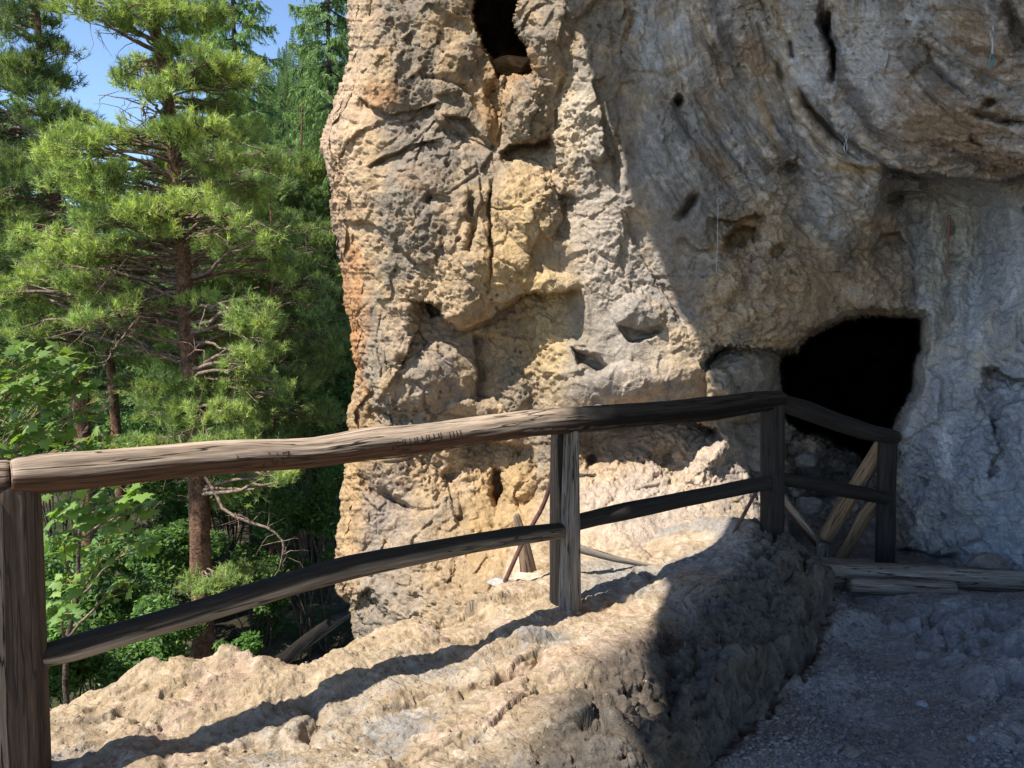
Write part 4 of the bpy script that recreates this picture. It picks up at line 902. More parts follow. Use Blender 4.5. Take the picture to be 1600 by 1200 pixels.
# ------------------------------------------------------------------ vegetation
class Acc:
    def __init__(s): s.V = []; s.F = []; s.C = []; s.n = 0
    def add(s, V, F, C=None):
        s.V.append(V); s.F.append(np.asarray(F, np.int32) + s.n); s.n += len(V)
        if C is not None: s.C.append(np.broadcast_to(np.asarray(C, f4), (len(V), 3)))
    def obj(s, name, mat, parent=None, smooth=False):
        tri = [f for f in s.F if f.shape[1] == 3]; qd = [f for f in s.F if f.shape[1] == 4]
        Fs = ([np.concatenate(tri)] if tri else []) + ([np.concatenate(qd)] if qd else [])
        return mesh_obj(name, np.concatenate(s.V), Fs, mat, col=np.concatenate(s.C) if s.C else None, parent=parent, smooth=smooth)
def unit(v): return v / np.maximum(np.linalg.norm(v, axis=-1, keepdims=True), 1e-9)
def blades(P, Dr, L, W, rs, color):
    """thin triangles from P along Dr"""
    n = len(P); side = unit(np.cross(Dr, rs.normal(size=(n, 3)))) * (W / 2)[:, None] if hasattr(W, 'shape') else unit(np.cross(Dr, rs.normal(size=(n, 3)))) * (W / 2)
    V = np.empty((n, 3, 3)); V[:, 0] = P - side; V[:, 1] = P + side; V[:, 2] = P + Dr * (L[:, None] if hasattr(L, 'shape') else L)
    return V.reshape(-1, 3), np.arange(3 * n).reshape(-1, 3), np.repeat(color, 3, 0)
def tufts(C, Ax, rs, k=16, L=.075, W=.007, col=None, spread=.9):
    n = len(C); d = unit(np.repeat(Ax, k, 0) + spread * rs.normal(size=(n * k, 3)) * .8); o = np.repeat(C, k, 0) + np.repeat(Ax, k, 0) * rs.uniform(-.05, .05, (n * k, 1))
    ll = L * rs.uniform(.7, 1.15, n * k); cc = np.repeat(col, k, 0) * rs.uniform(.85, 1.15, (n * k, 1)); return blades(o, d, ll, W, rs, cc)
def curve(a, b, sag, rs, n=10, wob=.06):
    a, b = np.asarray(a, float), np.asarray(b, float); t = np.linspace(0, 1, n)[:, None]; L = np.linalg.norm(b - a)
    w = np.cumsum(rs.normal(size=(n, 3)), 0) * wob * L / n ** .5 * .5; w -= t * w[-1]; w[0] = 0
    return a + (b - a) * t + np.array([0, 0, 1]) * (sag * L * np.sin(math.pi * t)) + w
NEED = np.array([.30, .40, .13]); NEED2 = np.array([.52, .57, .19]); NEED3 = np.array([.15, .24, .12])
def pine(base, top, r0, pads, label, tint=1.0, seed=0, bend=None, dens=1.0, dead=8, yellow=.5, group=None, Y=None, blade=1.0):
    rs = np.random.RandomState(seed); root = empty('pine_tree', base, label, 'tree', group)
    tr = curve(base, top, 0, rs, 24, .04) if bend is None else np.stack([np.interp(np.linspace(0, 1, 40), np.linspace(0, 1, len(bend)), np.array(bend)[:, i]) for i in range(3)], 1)
    tz = tr[:, 2]; rad = r0 * (1 - (.72 if len(pads) > 200 else .96) * np.linspace(0, 1, len(tr)) ** (1 if len(pads) > 200 else 1.3))
    V, F, gr = log_mesh(tr, rad, n=18, step=.08, seed=seed, rough=1.3, cracks=0); o = mesh_obj('trunk', V, F, M_PBARK, parent=root, smooth=True); o.location = [-v for v in root.location]
    W = Acc(); N = Acc()
    def trunk_at(z): return np.array([np.interp(z, tz, tr[:, 0]), np.interp(z, tz, tr[:, 1]), z])
    for (c, a, b) in pads:
        c = np.asarray(c, float); hz = math.hypot(c[0] - tr[:, 0].mean(), c[1] - tr[:, 1].mean())
        z0 = np.clip(c[2] - rs.uniform(-.15, .25) * hz - .05, tz[0] + .5, tz[-1]); s = trunk_at(z0)
        br = curve(s, c, rs.uniform(-.02, .10), rs, 9, .12); rb = min(.05, .012 + .011 * hz) * (r0 / .15) ** .5
        W.add(*tube(br, np.linspace(rb, rb * .3, 9), 6)[:2])
        n = int(dens * 150 * a * a / .25) + 8
        q = rs.normal(size=(n, 3)) * .58; q[:, 2] = q[:, 2] * b / a + .12 * (1 - (q[:, 0] ** 2 + q[:, 1] ** 2)) ; C = c + q * a
        # clump the tufts on a few twigs
        k = max(4, int(n / 16)); tips = C[rs.choice(n, k)]; j = np.argmin(((C[:, None] - tips[None]) ** 2).sum(-1), 1); C = C * .45 + tips[j] * .55 + rs.normal(size=C.shape) * .02
        for tp in tips[:14]:
            st = br[rs.randint(4, 9)]; W.add(*tube(curve(st, tp, rs.uniform(-.05, .15), rs, 4, .15), np.linspace(.010, .004, 4), 4)[:2])
        ax = unit((C - c) * (.6, .6, .4) / a + np.array([0, 0, .75]) + rs.normal(size=C.shape) * .25)
        m = rs.rand(n, 1); y = np.clip(yellow + rs.normal() * .25 + rs.normal(size=(n, 1)) * .2, 0, 1); col = (NEED3 * (1 - m) + NEED * m) * (1 - y) + (NEED * (1 - m) + NEED2 * m) * y
        col = col * rs.uniform(.5, 1.3, (n, 1)); N.add(*tufts(C, ax, rs, 15, .10 * blade, .0095 * blade, col * tint))
    for k in range(dead):
        z0 = rs.uniform(tz[0] + .25 * (tz[-1] - tz[0]), tz[-1] - .1 * (tz[-1] - tz[0])); s = trunk_at(z0); an = rs.rand() * 6.28; L = rs.uniform(.5, 1.6)
        e = s + np.array([math.cos(an), math.sin(an), rs.uniform(-.3, .2)]) * L; br = curve(s, e, .12, rs, 8, .2); W.add(*tube(br, np.linspace(.016, .004, 8), 5)[:2])
        for _ in range(6): q = br[rs.randint(2, 8)]; W.add(*tube(curve(q, q + rs.normal(size=3) * .22 * L, .1, rs, 4, .3), np.linspace(.006, .002, 4), 4)[:2])
    o = W.obj('branches', M_TWIG, root, True); o.location = [-v for v in root.location]
    o = N.obj('crown', M_NEEDLE, root); o.location = [-v for v in root.location]; return root
def px_pads(L, Y, rs, jy=.9):
    out = []
    for (a, b, w, h) in L:
        yy = Y + rs.uniform(-jy, jy)
        for q in range(5):                                          # uneven flat clumps instead of one cushion
            k = rs.uniform(.35, .75); out.append((at(a + rs.uniform(-.62, .62) * w, b + rs.uniform(-.75, .75) * h, yy + rs.uniform(-.5, .5)), k * w / FPX * Y * 1.08, k * h / FPX * Y * rs.uniform(.9, 1.6)))
    return out
rs = np.random.RandomState(11)
PA = [(150, -60, 80, 30), (250, -60, 90, 30), (180, 30, 62, 24), (120, 10, 40, 16), (240, 10, 60, 22), (330, 40, 58, 24), (285, 66, 45, 20), (185, 125, 34, 14), (235, 108, 45, 18), (345, 92, 56, 20), (380, 130, 40, 20), (320, 125, 50, 18),
      (240, 142, 44, 16), (330, 165, 55, 20), (300, 208, 60, 20), (370, 205, 40, 18), (140, 225, 60, 24), (205, 222, 56, 20), (105, 250, 45, 22), (130, 290, 50, 24), (190, 280, 64, 28), (260, 268, 60, 24), (345, 262, 55, 24), (150, 325, 55, 22),
      (215, 325, 55, 20), (330, 322, 55, 24), (370, 345, 40, 20), (240, 352, 45, 18), (100, 385, 68, 26), (170, 380, 50, 20), (50, 425, 60, 24), (130, 430, 60, 22), (200, 420, 45, 18), (20, 462, 50, 22), (90, 475, 60, 24), (150, 500, 45, 18), (350, 385, 50, 22), (410, 370, 34, 16),
      (300, 482, 55, 18), (270, 505, 40, 16), (350, 515, 62, 24), (395, 500, 45, 20), (280, 550, 56, 24), (400, 555, 56, 24), (335, 560, 60, 24), (250, 598, 48, 22), (310, 605, 60, 24), (380, 605, 62, 24), (430, 610, 36, 18), (290, 648, 50, 20), (350, 650, 60, 20), (240, 640, 34, 18),
      (215, 695, 44, 12), (270, 700, 44, 12), (380, 695, 50, 16), (330, 705, 45, 14), (400, 752, 56, 18), (350, 775, 45, 18), (440, 745, 34, 14), (340, 905, 40, 16), (390, 895, 30, 14), (310, 915, 30, 14)]
PA += [(285, 215, 34, 14), (292, 300, 30, 12), (300, 345, 34, 13), (300, 560, 40, 18), (312, 610, 44, 18), (300, 660, 40, 16), (268, 120, 30, 12), (262, 205, 34, 12), (60, 510, 50, 20), (420, 500, 44, 18), (440, 420, 44, 18), (400, 300, 40, 18), (180, 470, 44, 18), (70, 350, 40, 18)]
bendA = [at(*q) for q in [(318, 1060, 11.2), (317, 960, 11.2), (313, 850, 11.15), (308, 700, 11.1), (297, 560, 11), (290, 450, 11), (281, 330, 11), (274, 250, 11), (263, 160, 11), (250, 80, 11), (236, 0, 11), (215, -120, 11.1)]]
pine(bendA[0], bendA[-1], .175, px_pads(PA, 11, rs), 'large sunlit pine with reddish bare trunk, nearest and tallest in the middle of the forest', seed=21, bend=bendA, dens=1.0, dead=26, yellow=.62, group='pines of the forest')
# a few long bare limbs of the nearest pine
def dead_limbs(name, L, Y, rs, root, r=.02):
    for pts in L:
        W = Acc()
        P = np.array([at(a, b, Y + dy) for a, b, dy in pts]); s = np.linspace(0, 1, 14); P = np.stack([np.interp(s, np.linspace(0, 1, len(P)), P[:, i]) for i in range(3)], 1) + rs.normal(size=(14, 3)) * .015
        W.add(*tube(P, np.linspace(r, r * .25, 14), 6)[:2])
        for _ in range(16):
            q = P[rs.randint(3, 14)]; d = rs.normal(size=3) * (.26, .26, .22); c = curve(q, q + d, .1, rs, 5, .3); W.add(*tube(c, np.linspace(.007, .0022, 5), 4)[:2])
        o = W.obj(name, M_TWIG, root, True); o.location = [-v for v in root.location]
rA = bpy.data.objects['pine_tree']
dead_limbs('bare_limb', [[(286, 365, 0), (240, 372, -.3), (205, 395, -.5), (180, 425, -.7), (140, 470, -.9)], [(288, 452, 0), (230, 465, -.3), (200, 485, -.5), (170, 520, -.7)], [(275, 455, 0), (215, 500, -.4), (180, 540, -.6), (165, 570, -.7)],
                         [(280, 285, 0), (320, 286, -.1), (345, 290, -.1), (372, 294, -.1)], [(262, 150, 0), (235, 150, -.2), (222, 175, -.3), (228, 190, -.3)], [(266, 175, 0), (240, 178, -.2), (232, 192, -.3)], [(310, 725, 0), (350, 800, -.3), (430, 830, -.6), (445, 850, -.7), (430, 900, -.7)]], 11, rs, rA, .03)
# left pines
bendB = [at(*q) for q in [(150, 1080, 12.6), (140, 800, 12.5), (120, 560, 12.5), (97, 390, 12.5), (84, 300, 12.5), (72, 190, 12.5), (62, 80, 12.5), (55, -30, 12.5), (50, -180, 12.5)]]
PB = [(20, -20, 60, 24), (60, 30, 50, 20), (10, 40, 50, 22), (90, 70, 40, 18), (30, 95, 56, 22), (80, 120, 44, 16), (20, 145, 60, 24), (70, 185, 60, 22), (110, 190, 40, 16), (10, 205, 60, 24), (60, 230, 55, 20), (-10, 260, 60, 24), (40, 275, 60, 22),
      (90, 260, 40, 16), (15, 310, 55, 22), (60, 335, 45, 20), (-20, 350, 60, 24), (30, 370, 50, 20), (-10, 420, 50, 24), (-60, 100, 80, 30), (-70, 200, 80, 30), (-70, 300, 80, 30), (0, 480, 40, 22), (40, 530, 50, 22)]
pine(bendB[0], bendB[-1], .15, px_pads(PB, 12.5, rs), 'darker bluish pine with orange-brown trunk at the left edge', seed=22, bend=bendB, dens=.9, dead=20, yellow=.12, tint=.85, group='pines of the forest')
bendC = [at(*q) for q in [(205, 1080, 13.5), (200, 900, 13.5), (185, 720, 13.5), (172, 560, 13.5), (160, 470, 13.5), (150, 380, 13.5), (142, 250, 13.5)]]
PC = [(170, 520, 40, 18), (130, 560, 50, 20), (210, 560, 40, 16), (120, 620, 50, 20), (190, 600, 30, 14), (230, 520, 40, 18), (180, 450, 50, 20), (110, 520, 50, 20)]
pine(bendC[0], bendC[-1], .12, px_pads(PC, 13.5, rs), 'slim red-barked pine between the nearest pine and the maple leaves', seed=23, bend=bendC, dens=.8, dead=14, yellow=.4, group='pines of the forest')
bendD = [at(*q) for q in [(330, 1060, 14.5), (318, 800, 14.5), (308, 520, 14.5), (306, 430, 14.5), (302, 300, 14.5), (300, 100, 14.5)]]
PD = [(340, 440, 50, 20), (430, 420, 60, 26), (470, 350, 50, 24), (400, 300, 60, 24), (440, 480, 60, 26), (470, 520, 50, 26), (420, 250, 50, 20), (380, 420, 50, 22), (450, 560, 60, 26), (490, 440, 40, 22), (500, 590, 36, 20), (470, 640, 40, 18), (410, 340, 50, 20), (500, 380, 40, 20)]
pine(bendD[0], bendD[-1], .14, px_pads(PD, 14, rs, 1.2), 'pine half hidden behind the nearest one, reaching right towards the rock', seed=24, bend=bendD, dens=.9, dead=14, yellow=.25, tint=1.0, group='pines of the forest')
bendE = [at(*q) for q in [(425, 1060, 13), (424, 900, 13), (428, 700, 13), (424, 560, 13), (425, 380, 13), (420, 250, 13)]]
PE = [(430, 540, 50, 22), (480, 500, 40, 22), (450, 600, 55, 24), (400, 640, 50, 20), (490, 570, 40, 20), (520, 540, 34, 22), (440, 680, 50, 20), (500, 650, 40, 20), (450, 450, 50, 24), (500, 450, 40, 20), (410, 480, 44, 20), (440, 380, 44, 20)]
pine(bendE[0], bendE[-1], .07, px_pads(PE, 13, rs, 1.0), 'thin young pine standing close to the rock pillar', seed=25, bend=bendE, dens=.8, dead=16, yellow=.2, tint=.95, group='pines of the forest')
bendF = [at(*q) for q in [(475, 1080, 16), (474, 700, 16), (470, 300, 16), (472, 150, 16)]]
PF = [(470, 250 + 34 * q, 50 + 3 * q, 22) for q in range(12)] + [(430, 300 + 50 * q, 50, 22) for q in range(7)] + [(515, 330 + 50 * q, 40, 22) for q in range(7)] + [(380, 560 + 50 * q, 50, 22) for q in range(3)]
pine(bendF[0], bendF[-1], .10, px_pads(PF, 16, rs, 1.2), 'soft green pine filling the view between the big pine and the rock', seed=26, bend=bendF, dens=1.1, dead=6, yellow=.3, tint=.9, group='pines of the forest')
print('pines', time.time() - T0)

def terrain(x, y):
    x = np.asarray(x, float); y = np.asarray(y, float); p = np.stack([x, y, 0 * x], -1).reshape(-1, 3).astype(f4)
    n = fbm(p, .12, 3, 500).reshape(x.shape)
    far = np.clip(y - 28, 0, 400); z = -4.4 + .03 * np.clip(y - 8, 0, 20) + .10 * far + .9 * n * np.clip((y - 6) / 10, 0, 1) + .00 * x
    z += .16 * np.clip(x + 14, 0, 60) * np.clip((y - 30) / 60, 0, 1)
    z += .31 * np.clip(y - 45, 0, 130) * sstep(-.58, -.25, x / np.maximum(y, 1))
    z += .5 * np.clip(2.2 + (x * .25) - .35 * (y - 5.5) / 1, 0, 2.6) * (y < 14)
    return z
def build_terrain():
    xx = np.linspace(-160, 160, 420); yy = np.concatenate([np.linspace(2.5, 40, 300), np.linspace(41, 420, 160)]); X, Y = np.meshgrid(xx, yy); X = X * np.clip(Y / 60, .12, 3)
    Z = terrain(X, Y); p = np.stack([X, Y, Z], -1).reshape(-1, 3).astype(f4); p[:, 2] += .10 * fbm(p, .9, 4, 510) * (p[:, 1] < 60)
    p[:, 2] = np.where((p[:, 0] > -.9 + 0 * p[:, 1]) & (p[:, 1] < 9), -4.8, p[:, 2])
    n = fbm(p, 1.3, 4, 520); c = np.array([.04, .036, .022])[None] + (np.array([.12, .10, .07]) - np.array([.04, .036, .022]))[None] * sstep(-.1, .6, n)[:, None]
    g = sstep(.0, .5, fbm(p, .5, 3, 530)); c = c + (np.array([.04, .07, .02]) - c) * (.7 * g)[:, None]
    fy = sstep(35, 55, p[:, 1])[:, None]; c = c * (1 - fy) + np.array([.035, .06, .025]) * fy * (1 + .4 * n)[:, None]
    t = NT('forest_floor_soil'); col = t.attr('Col'); po = t.n('ShaderNodeNewGeometry').outputs['Position']; nn = t.noise(po, 9, 8, .75)
    t.principled(t.mul(col, t.rng(nn, .3, .7, .45, 1.5)), 1, t.bump(nn, .08), .1)
    tag(mesh_obj('forest_floor', p, grid_faces(len(yy), len(xx)), t.m, col=c, smooth=True), 'shady forest floor and hillside', kind='structure')
build_terrain()

# spruces
def spruce_meshes(seed, H=17, R0=2.6, nb=150, sc=1.0, dens=1.0):
    rs = np.random.RandomState(seed); N = Acc(); W = Acc(); tr = np.stack([.05 * rs.randn(12).cumsum() * .3, .05 * rs.randn(12).cumsum() * .3, np.linspace(0, H, 12)], 1)
    T = tube(tr, np.linspace(.17, .02, 12) * sc, 10)
    for k in range(nb):
        u = (k + rs.rand()) / nb; z = H * (.10 + .89 * u); R_ = R0 * (1 - u) ** .8 * rs.uniform(.75, 1.1) + .12; an = k * 2.4 + rs.rand()
        d = np.array([math.cos(an), math.sin(an), 0]); s = np.array([0, 0, z]); t = np.linspace(0, 1, 8)[:, None]
        br = s + d * R_ * t + np.array([0, 0, 1]) * (-.22 * R_ * t + .18 * R_ * t ** 2.4 - .05 * R_ * t) ; W.add(*tube(br, np.linspace(.022, .005, 8) * sc, 4)[:2])
        m = int(26 * R_ * dens) + 6; tt = rs.uniform(.12, 1, m) ** .8; b = np.stack([np.interp(tt, t[:, 0], br[:, i]) for i in range(3)], 1); sd = np.cross(d, (0, 0, 1)) * rs.choice([-1, 1], m)[:, None]
        w = (.10 + .34 * np.sin(tt * 2.6)[:, None]) * R_ ** .5 * rs.uniform(.4, 1, (m, 1)); tw = sd * w + d * w * .6 + np.array([0, 0, -1]) * w * rs.uniform(.15, .7, (m, 1))
        kk = 14; f_ = rs.rand(m * kk, 1); o = np.repeat(b, kk, 0) + np.repeat(tw, kk, 0) * f_; dr = unit(np.repeat(unit(tw), kk, 0) * .7 + rs.normal(size=(m * kk, 3)) * .45 + (0, 0, -.55))
        base = np.array([.11, .185, .08]); tipc = np.array([.26, .37, .13]); mx = f_ * rs.uniform(.5, 1, (m * kk, 1)); c = base * (1 - mx) + tipc * mx
        N.add(*blades(o, dr, .13 * sc * rs.uniform(.6, 1.2, m * kk), .030 * sc, rs, c))
    return T, W, N
def make_spruce(seed, **k):
    T, W, N = spruce_meshes(seed, **k); root = empty('spruce_tree', (0, 0, 0)); mesh_obj('trunk', *T, M_SBARK, parent=root, smooth=True); W.obj('branches', M_SBARK, root); N.obj('crown', M_NEEDLE, root); return root
protos = [make_spruce(s, H=h, R0=r, nb=nb) for s, h, r, nb in ((31, 19, 2.7, 190), (32, 15, 2.3, 150), (33, 22, 3.0, 210))]
used = [False] * 3
def put_spruce(kind, px, Y, sc, rz, label, group, top=None):
    x = float(at(px, 600, Y)[0]); z = float(terrain(np.array([x]), np.array([float(Y)]))[0]) - .2; p = protos[kind]
    if used[kind]:
        r = p.copy(); COL.objects.link(r)
        for ch in list(p.children): c = ch.copy(); COL.objects.link(c); c.parent = r
    else: r = p; used[kind] = True
    r.location = (x, float(Y), z); r.rotation_euler = (0, 0, rz); wd = .68 if k in (0, 1, 2, 3) and group.startswith('spruces') else 1; r.scale = (sc * wd, sc * wd, sc); tag(r, label, 'tree', group); return r
SPR = [(0, 388, 17.5, .95, 'spruce whose tall crown fills the gap right of the nearest pine'), (1, 528, 16.5, 1.1, 'spruce with drooping branches touching the rock pillar'), (1, 350, 19, 1.15, 'slender spruce with its tip against the sky behind the nearest pine'),
       (0, 455, 22, .60, 'mid-height dark spruce between the two tall ones'), (2, 590, 20, 1.0, 'tall spruce mostly hidden behind the rock pillar'), (1, 300, 21, .75, 'short spruce behind the trunk of the nearest pine'),
       (1, 240, 23, .68, 'low spruce behind the bare limbs of the nearest pine'), (1, 180, 25, .66, 'small spruce below the gap of sky'), (1, 120, 22, .72, 'dark spruce behind the slim red-barked pine'), (0, 60, 24, .66, 'spruce behind the bluish pine'),
       (0, -10, 22, .85, 'tall spruce at the left edge behind the bluish pine'), (2, -90, 24, .9, 'broad spruce cut off by the left edge, behind all the pines'), (1, 380, 25, .85, 'spruce in the second row right of the nearest pine'), (1, 430, 28, .8, 'far spruce in the second row near the rock'),
       (0, 270, 28, .62, 'spruce deep behind the nearest pine'), (0, 210, 31, .58, 'spruce deep in the wood under the sky gap'), (1, 150, 30, .62, 'spruce deep behind the slim pine'), (1, 90, 31, .7, 'spruce deep in the wood on the left'), (2, 30, 32, .6, 'spruce far behind at the left'),
       (1, 330, 32, .9, 'spruce far behind, right of the nearest trunk'), (2, 480, 34, .62, 'spruce far behind beside the pillar'), (2, 530, 30, .7, 'spruce far behind hidden by the pillar'), (0, 400, 36, .72, 'far spruce low in the gap by the rock')]
for k, (kind, px, Y, sc, lab) in enumerate(SPR): put_spruce(kind, px, Y, sc, k * 1.3, lab, 'spruces of the forest')
far = np.random.RandomState(61)
fk = 0
for Y in (48, 60, 76, 95, 120, 150):
    for px in np.arange(-60, 600, 64 * 48 / Y * 1.0 + 14):
        fk += 1; put_spruce(far.randint(3), px + far.uniform(-14, 14), Y + far.uniform(-5, 5), far.uniform(.45, .7), far.rand() * 6, 'small distant spruce on the wooded hillside', 'distant spruces on the hillside')
for q in range(46):
    Y = far.uniform(60, 150); put_spruce(far.randint(3), far.uniform(395, 545), Y, far.uniform(.5, .75), far.rand() * 6, 'small distant spruce on the wooded hillside', 'distant spruces on the hillside')
print('spruces', fk, time.time() - T0)

# broadleaf shrubs under the pines
def leaf_cloud(rs, C, rad, n, size, cols):
    q = unit(rs.normal(size=(n, 3))) * rs.uniform(.3, 1, (n, 1)) ** .5 * rad + C; nrm = unit(rs.normal(size=(n, 3)) * .6 + (0, -.1, 1)); a = unit(np.cross(nrm, rs.normal(size=(n, 3)))); b = np.cross(nrm, a); s = size * rs.uniform(.6, 1.2, (n, 1))
    V = np.stack([q - a * s, q - b * s * .45 + a * s * .05, q + a * s, q + b * s * .45 + a * s * .05], 1).reshape(-1, 3); c = cols[rs.randint(len(cols), size=n)] * rs.uniform(.8, 1.2, (n, 1)); return V, np.arange(4 * n).reshape(-1, 4), np.repeat(c, 4, 0)
def shrub(px, py, Y, R_, H, n, size, label, seed, cols=((.09, .17, .04), (.14, .25, .05), (.06, .12, .04)), name='shrub'):
    rs = np.random.RandomState(seed); c = at(px, py, Y); base = np.array([c[0], c[1], float(terrain(np.array([c[0]]), np.array([c[1]]))[0]) - .1]); root = empty(name, base, label, 'shrub', 'shrubs under the trees'); W = Acc(); L = Acc(); cols = np.array(cols)
    for k in range(int(9 + H * 3)):
        e = c + unit(rs.normal(size=3)) * np.array([R_, R_, H]) * rs.uniform(.2, .85); s = base + (rs.normal() * .12, rs.normal() * .12, 0); W.add(*tube(curve(s, e, .03, rs, 7, .12), np.linspace(.02, .005, 7), 4)[:2]); L.add(*leaf_cloud(rs, e, np.array([.42, .42, .30]) * R_ * .8, n // int(9 + H * 3), size, cols))
    o = W.obj('stems', M_SBARK, root); o.location = [-v for v in root.location]; o = L.obj('foliage', M_LEAF, root); o.location = [-v for v in root.location]
shrub(480, 800, 12.5, 1.0, 1.3, 7000, .05, 'dark leafy bush between the two rails close to the pillar', 1); shrub(500, 650, 14.5, 1.1, 1.4, 6000, .055, 'tall dark leafy bush just above the top rail by the pillar', 2); shrub(250, 860, 12, 1.0, 1.2, 7000, .05, 'leafy bush left of the nearest pine, between the rails', 3)
shrub(400, 930, 12.5, 1.0, .9, 6000, .05, 'low bush right of the pine foot below the lower rail', 4); shrub(150, 950, 10.5, 1.0, 1.0, 6000, .05, 'dense dark bush below the maple leaves', 5); shrub(240, 1010, 9.8, .9, .6, 5000, .045, 'low green bush left of the pine foot, just above the ledge', 6); shrub(200, 740, 15, 1.4, 1.4, 6000, .06, 'broad bush behind the slim pine at the top rail', 7)
shrub(350, 640, 17, 1.4, 1.6, 6000, .06, 'bush in deep shade behind the nearest pine', 8); shrub(80, 680, 16, 1.5, 1.6, 6000, .06, 'bush behind the maple leaves at the left edge', 9, ((.04, .08, .02), (.06, .11, .025))); shrub(380, 1010, 9.8, .35, .25, 900, .035, 'tuft of green seedlings behind the ledge', 10, ((.09, .19, .03), (.07, .15, .03)))
shrub(110, 1040, 9, .8, .4, 4000, .045, 'dark low bush just above the ledge beside the left post', 16); shrub(110, 880, 12.5, 1.3, 1.2, 6000, .055, 'bush below the maples, seen between the two rails', 17); shrub(180, 1000, 12, 1.2, 1.0, 5000, .05, 'wide bush under the lower rail left of the nearest pine', 18); shrub(520, 740, 16, 1.2, 1.4, 6000, .06, 'shadowy bush against the lower pillar', 12); shrub(60, 1010, 8.5, .9, .6, 4000, .045, 'dark low bush beside the left post', 13); shrub(440, 720, 17, 1.5, 1.5, 6000, .06, 'wide dark bush in the second row above the rail', 14); shrub(300, 780, 16, 1.5, 1.3, 6000, .06, 'dark bush behind the foot of the nearest pine', 15)
# fallen log on the forest floor
fl = [at(*q) for q in [(425, 1046, 10.0), (480, 1000, 11.2), (560, 945, 12.8)]]
o = log('fallen_log', fl, np.array([12, 11, 10]) / FPX * 11, M_WOODD, seed=90, n=20, step=.05); tag(o, 'long mossy grey log fallen on the forest floor beyond the ledge', 'log')

# maple sapling: lobed leaves
def maple_leaf():
    R_ = [(0, -.05), (.16, -.30), (.42, -.36), (.38, -.16), (.72, -.10), (.95, .12), (.66, .16), (.56, .30), (.62, .62), (.36, .50), (.24, .66), (0, 1.05)]
    pts = R_ + [(-a, b) for a, b in R_[-2:0:-1]]; v = np.array([(a, b, -.10 * abs(a) - .12 * b * b) for a, b in pts]); n = len(v); v = np.concatenate([v, [[0, .12, .06]]]); f = np.array([(i, (i + 1) % n, n) for i in range(n)], np.int32); return v, f
ML, MF = maple_leaf()
def maple(base, targets, label, seed, size=.062, name='maple_sapling', Y=4):
    rs = np.random.RandomState(seed); root = empty(name, base, label, 'tree', 'young maples behind the railing'); W = Acc(); L = Acc(); G = Acc()
    top = np.asarray(base) + (.1, .1, 4.6); tr = curve(base, top, 0, rs, 14, .08); o = mesh_obj('trunk', *tube(tr, np.linspace(.035, .012, 14), 10), M_SBARK, parent=root, smooth=True); o.location = [-v for v in root.location]
    for (c, rad, n) in targets:
        c = np.asarray(c, float); s = tr[np.argmin(np.abs(tr[:, 2] - (c[2] - .45)))]; br = curve(s, c, .05, rs, 9, .08); W.add(*tube(br, np.linspace(.011, .004, 9), 6)[:2])
        for k in range(n):
            q = c + rs.normal(size=3) * np.array([.5, .45, .38]) * rad; st = br[rs.randint(5, 9)] if rs.rand() < .5 else c + (q - c) * .4; P = curve(st, q, .1, rs, 5, .1); G.add(*tube(P, .0018, 4)[:2])
            out = unit((q - c) * (1, 1, .2) + rs.normal(size=3) * .12); up = unit(np.array([0, 0, 1.]) + rs.normal(size=3) * .38 + out * .35 + (-.25, -.3, 0)); xa = unit(np.cross(out, up)); ya = np.cross(up, xa); sz = size * rs.uniform(.55, 1.2)
            v = q + (ML[:, :1] * xa + ML[:, 1:2] * ya + ML[:, 2:] * up * rs.uniform(.4, 1.6)) * sz; g = rs.uniform(0, 1); col = np.array([.11, .21, .045]) * (1 - g) + np.array([.25, .38, .08]) * g; L.add(v, MF, col)
    for A_, nm, m in ((W, 'branches', M_TWIG), (L, 'foliage', M_LEAF), (G, 'leaf_stalks', None)):
        if m is None:
            t = NT('leaf_stalk'); t.principled((.35, .30, .08, 1), .6); m = t.m
        o = A_.obj(nm, m, root); o.location = [-v for v in root.location]
tg = [(at(a, b, y), r_, n) for a, b, y, r_, n in [(30, 560, 4.4, .16, 34), (80, 560, 4.6, .16, 34), (120, 590, 4.6, .15, 30), (20, 610, 4.3, .17, 34), (70, 620, 4.5, .16, 34), (130, 640, 4.7, .14, 26), (30, 670, 4.4, .16, 34), (90, 680, 4.7, .15, 28), (140, 690, 4.9, .12, 20), (-20, 600, 4.2, .2, 24), (10, 710, 4.4, .14, 20)]]
maple((-3.55, 4.5, -4.2), tg, 'young maple with broad sunlit leaves at the left edge above the top rail', 70)
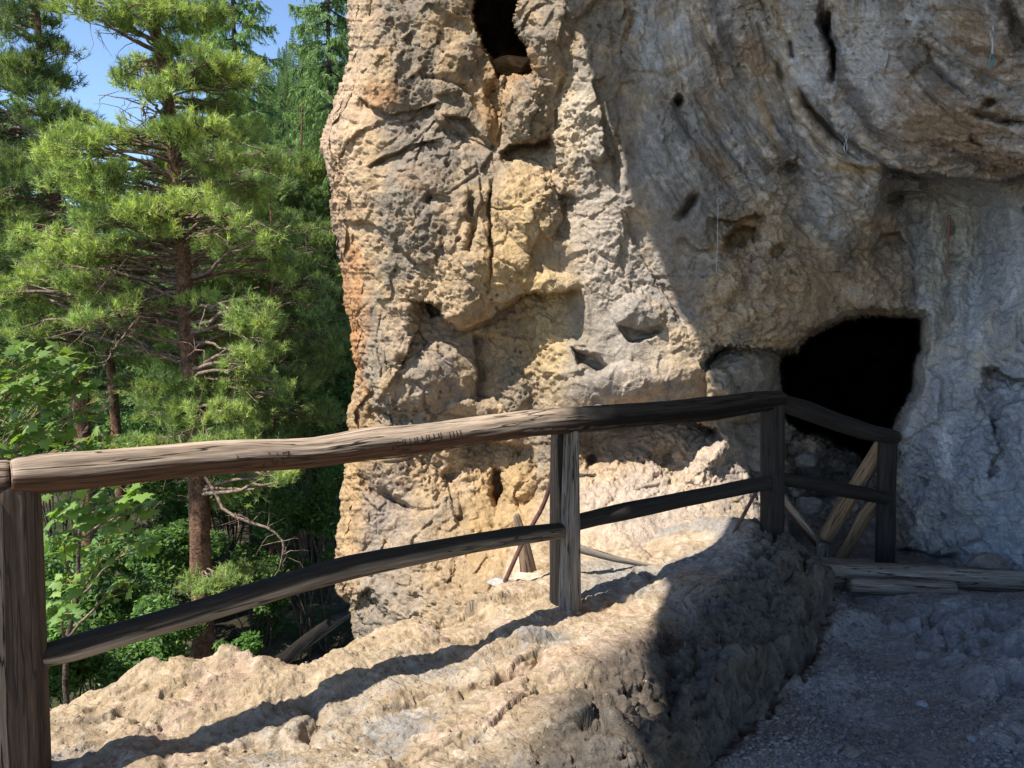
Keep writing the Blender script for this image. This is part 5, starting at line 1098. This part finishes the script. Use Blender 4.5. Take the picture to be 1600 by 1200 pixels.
tg = [(at(a, b, y), r_, n) for a, b, y, r_, n in [(110, 790, 4.5, .15, 28), (160, 800, 4.7, .16, 30), (220, 790, 4.7, .15, 26), (100, 850, 4.5, .15, 24), (160, 860, 4.8, .16, 26), (110, 910, 4.6, .15, 22), (230, 850, 5.0, .13, 16), (90, 960, 4.8, .14, 16), (205, 775, 4.4, .1, 14), (180, 920, 5.0, .14, 14)]]
maple((-3.2, 5.2, -4.3), tg, 'second young maple with larger leaves hanging just below the top rail', 71, .066)
print('veg', time.time() - T0)

# ------------------------------------------------------------------ light, camera
w = bpy.data.worlds.new('World'); scn.world = w; w.use_nodes = True; nt = w.node_tree; nt.nodes.clear()
sky = nt.nodes.new('ShaderNodeTexSky'); sky.sky_type = 'NISHITA'; sky.sun_disc = False; sky.sun_elevation = EL; sky.sun_rotation = math.atan2(S[0], S[1]); sky.altitude = 1500; sky.air_density = 1.0; sky.dust_density = .05; sky.ozone_density = 2.8
bg = nt.nodes.new('ShaderNodeBackground'); bg.inputs[1].default_value = .13; out = nt.nodes.new('ShaderNodeOutputWorld'); nt.links.new(sky.outputs[0], bg.inputs[0]); nt.links.new(bg.outputs[0], out.inputs[0])
sl = bpy.data.lights.new('sun', 'SUN'); sl.energy = 4.6; sl.angle = math.radians(.53); sl.color = (1, .95, .86); so = bpy.data.objects.new('sun', sl); COL.objects.link(so)
from mathutils import Vector
so.rotation_euler = Vector(tuple(S)).to_track_quat('Z', 'Y').to_euler(); so.location = (-10, -8, 20)
cam = bpy.data.cameras.new('camera'); cam.sensor_width = 36; cam.lens = FPX / 1600 * 36; cam.clip_start = .05; cam.clip_end = 2000
co = bpy.data.objects.new('camera', cam); COL.objects.link(co); co.location = CAM; co.rotation_euler = (math.pi / 2 - PITCH, 0, 0); scn.camera = co
scn.view_settings.view_transform = 'Standard'; scn.view_settings.look = 'None'; scn.view_settings.exposure = .95; scn.view_settings.gamma = 1
scn.cycles.max_bounces = 6; scn.cycles.diffuse_bounces = 4; scn.cycles.use_denoising = True; scn.cycles.denoiser = 'OPENIMAGEDENOISE'; scn.cycles.denoising_input_passes = 'RGB_ALBEDO_NORMAL'; scn.cycles.denoising_prefilter = 'NONE'; scn.cycles.sample_clamp_indirect = 4.0
print('done', time.time() - T0)
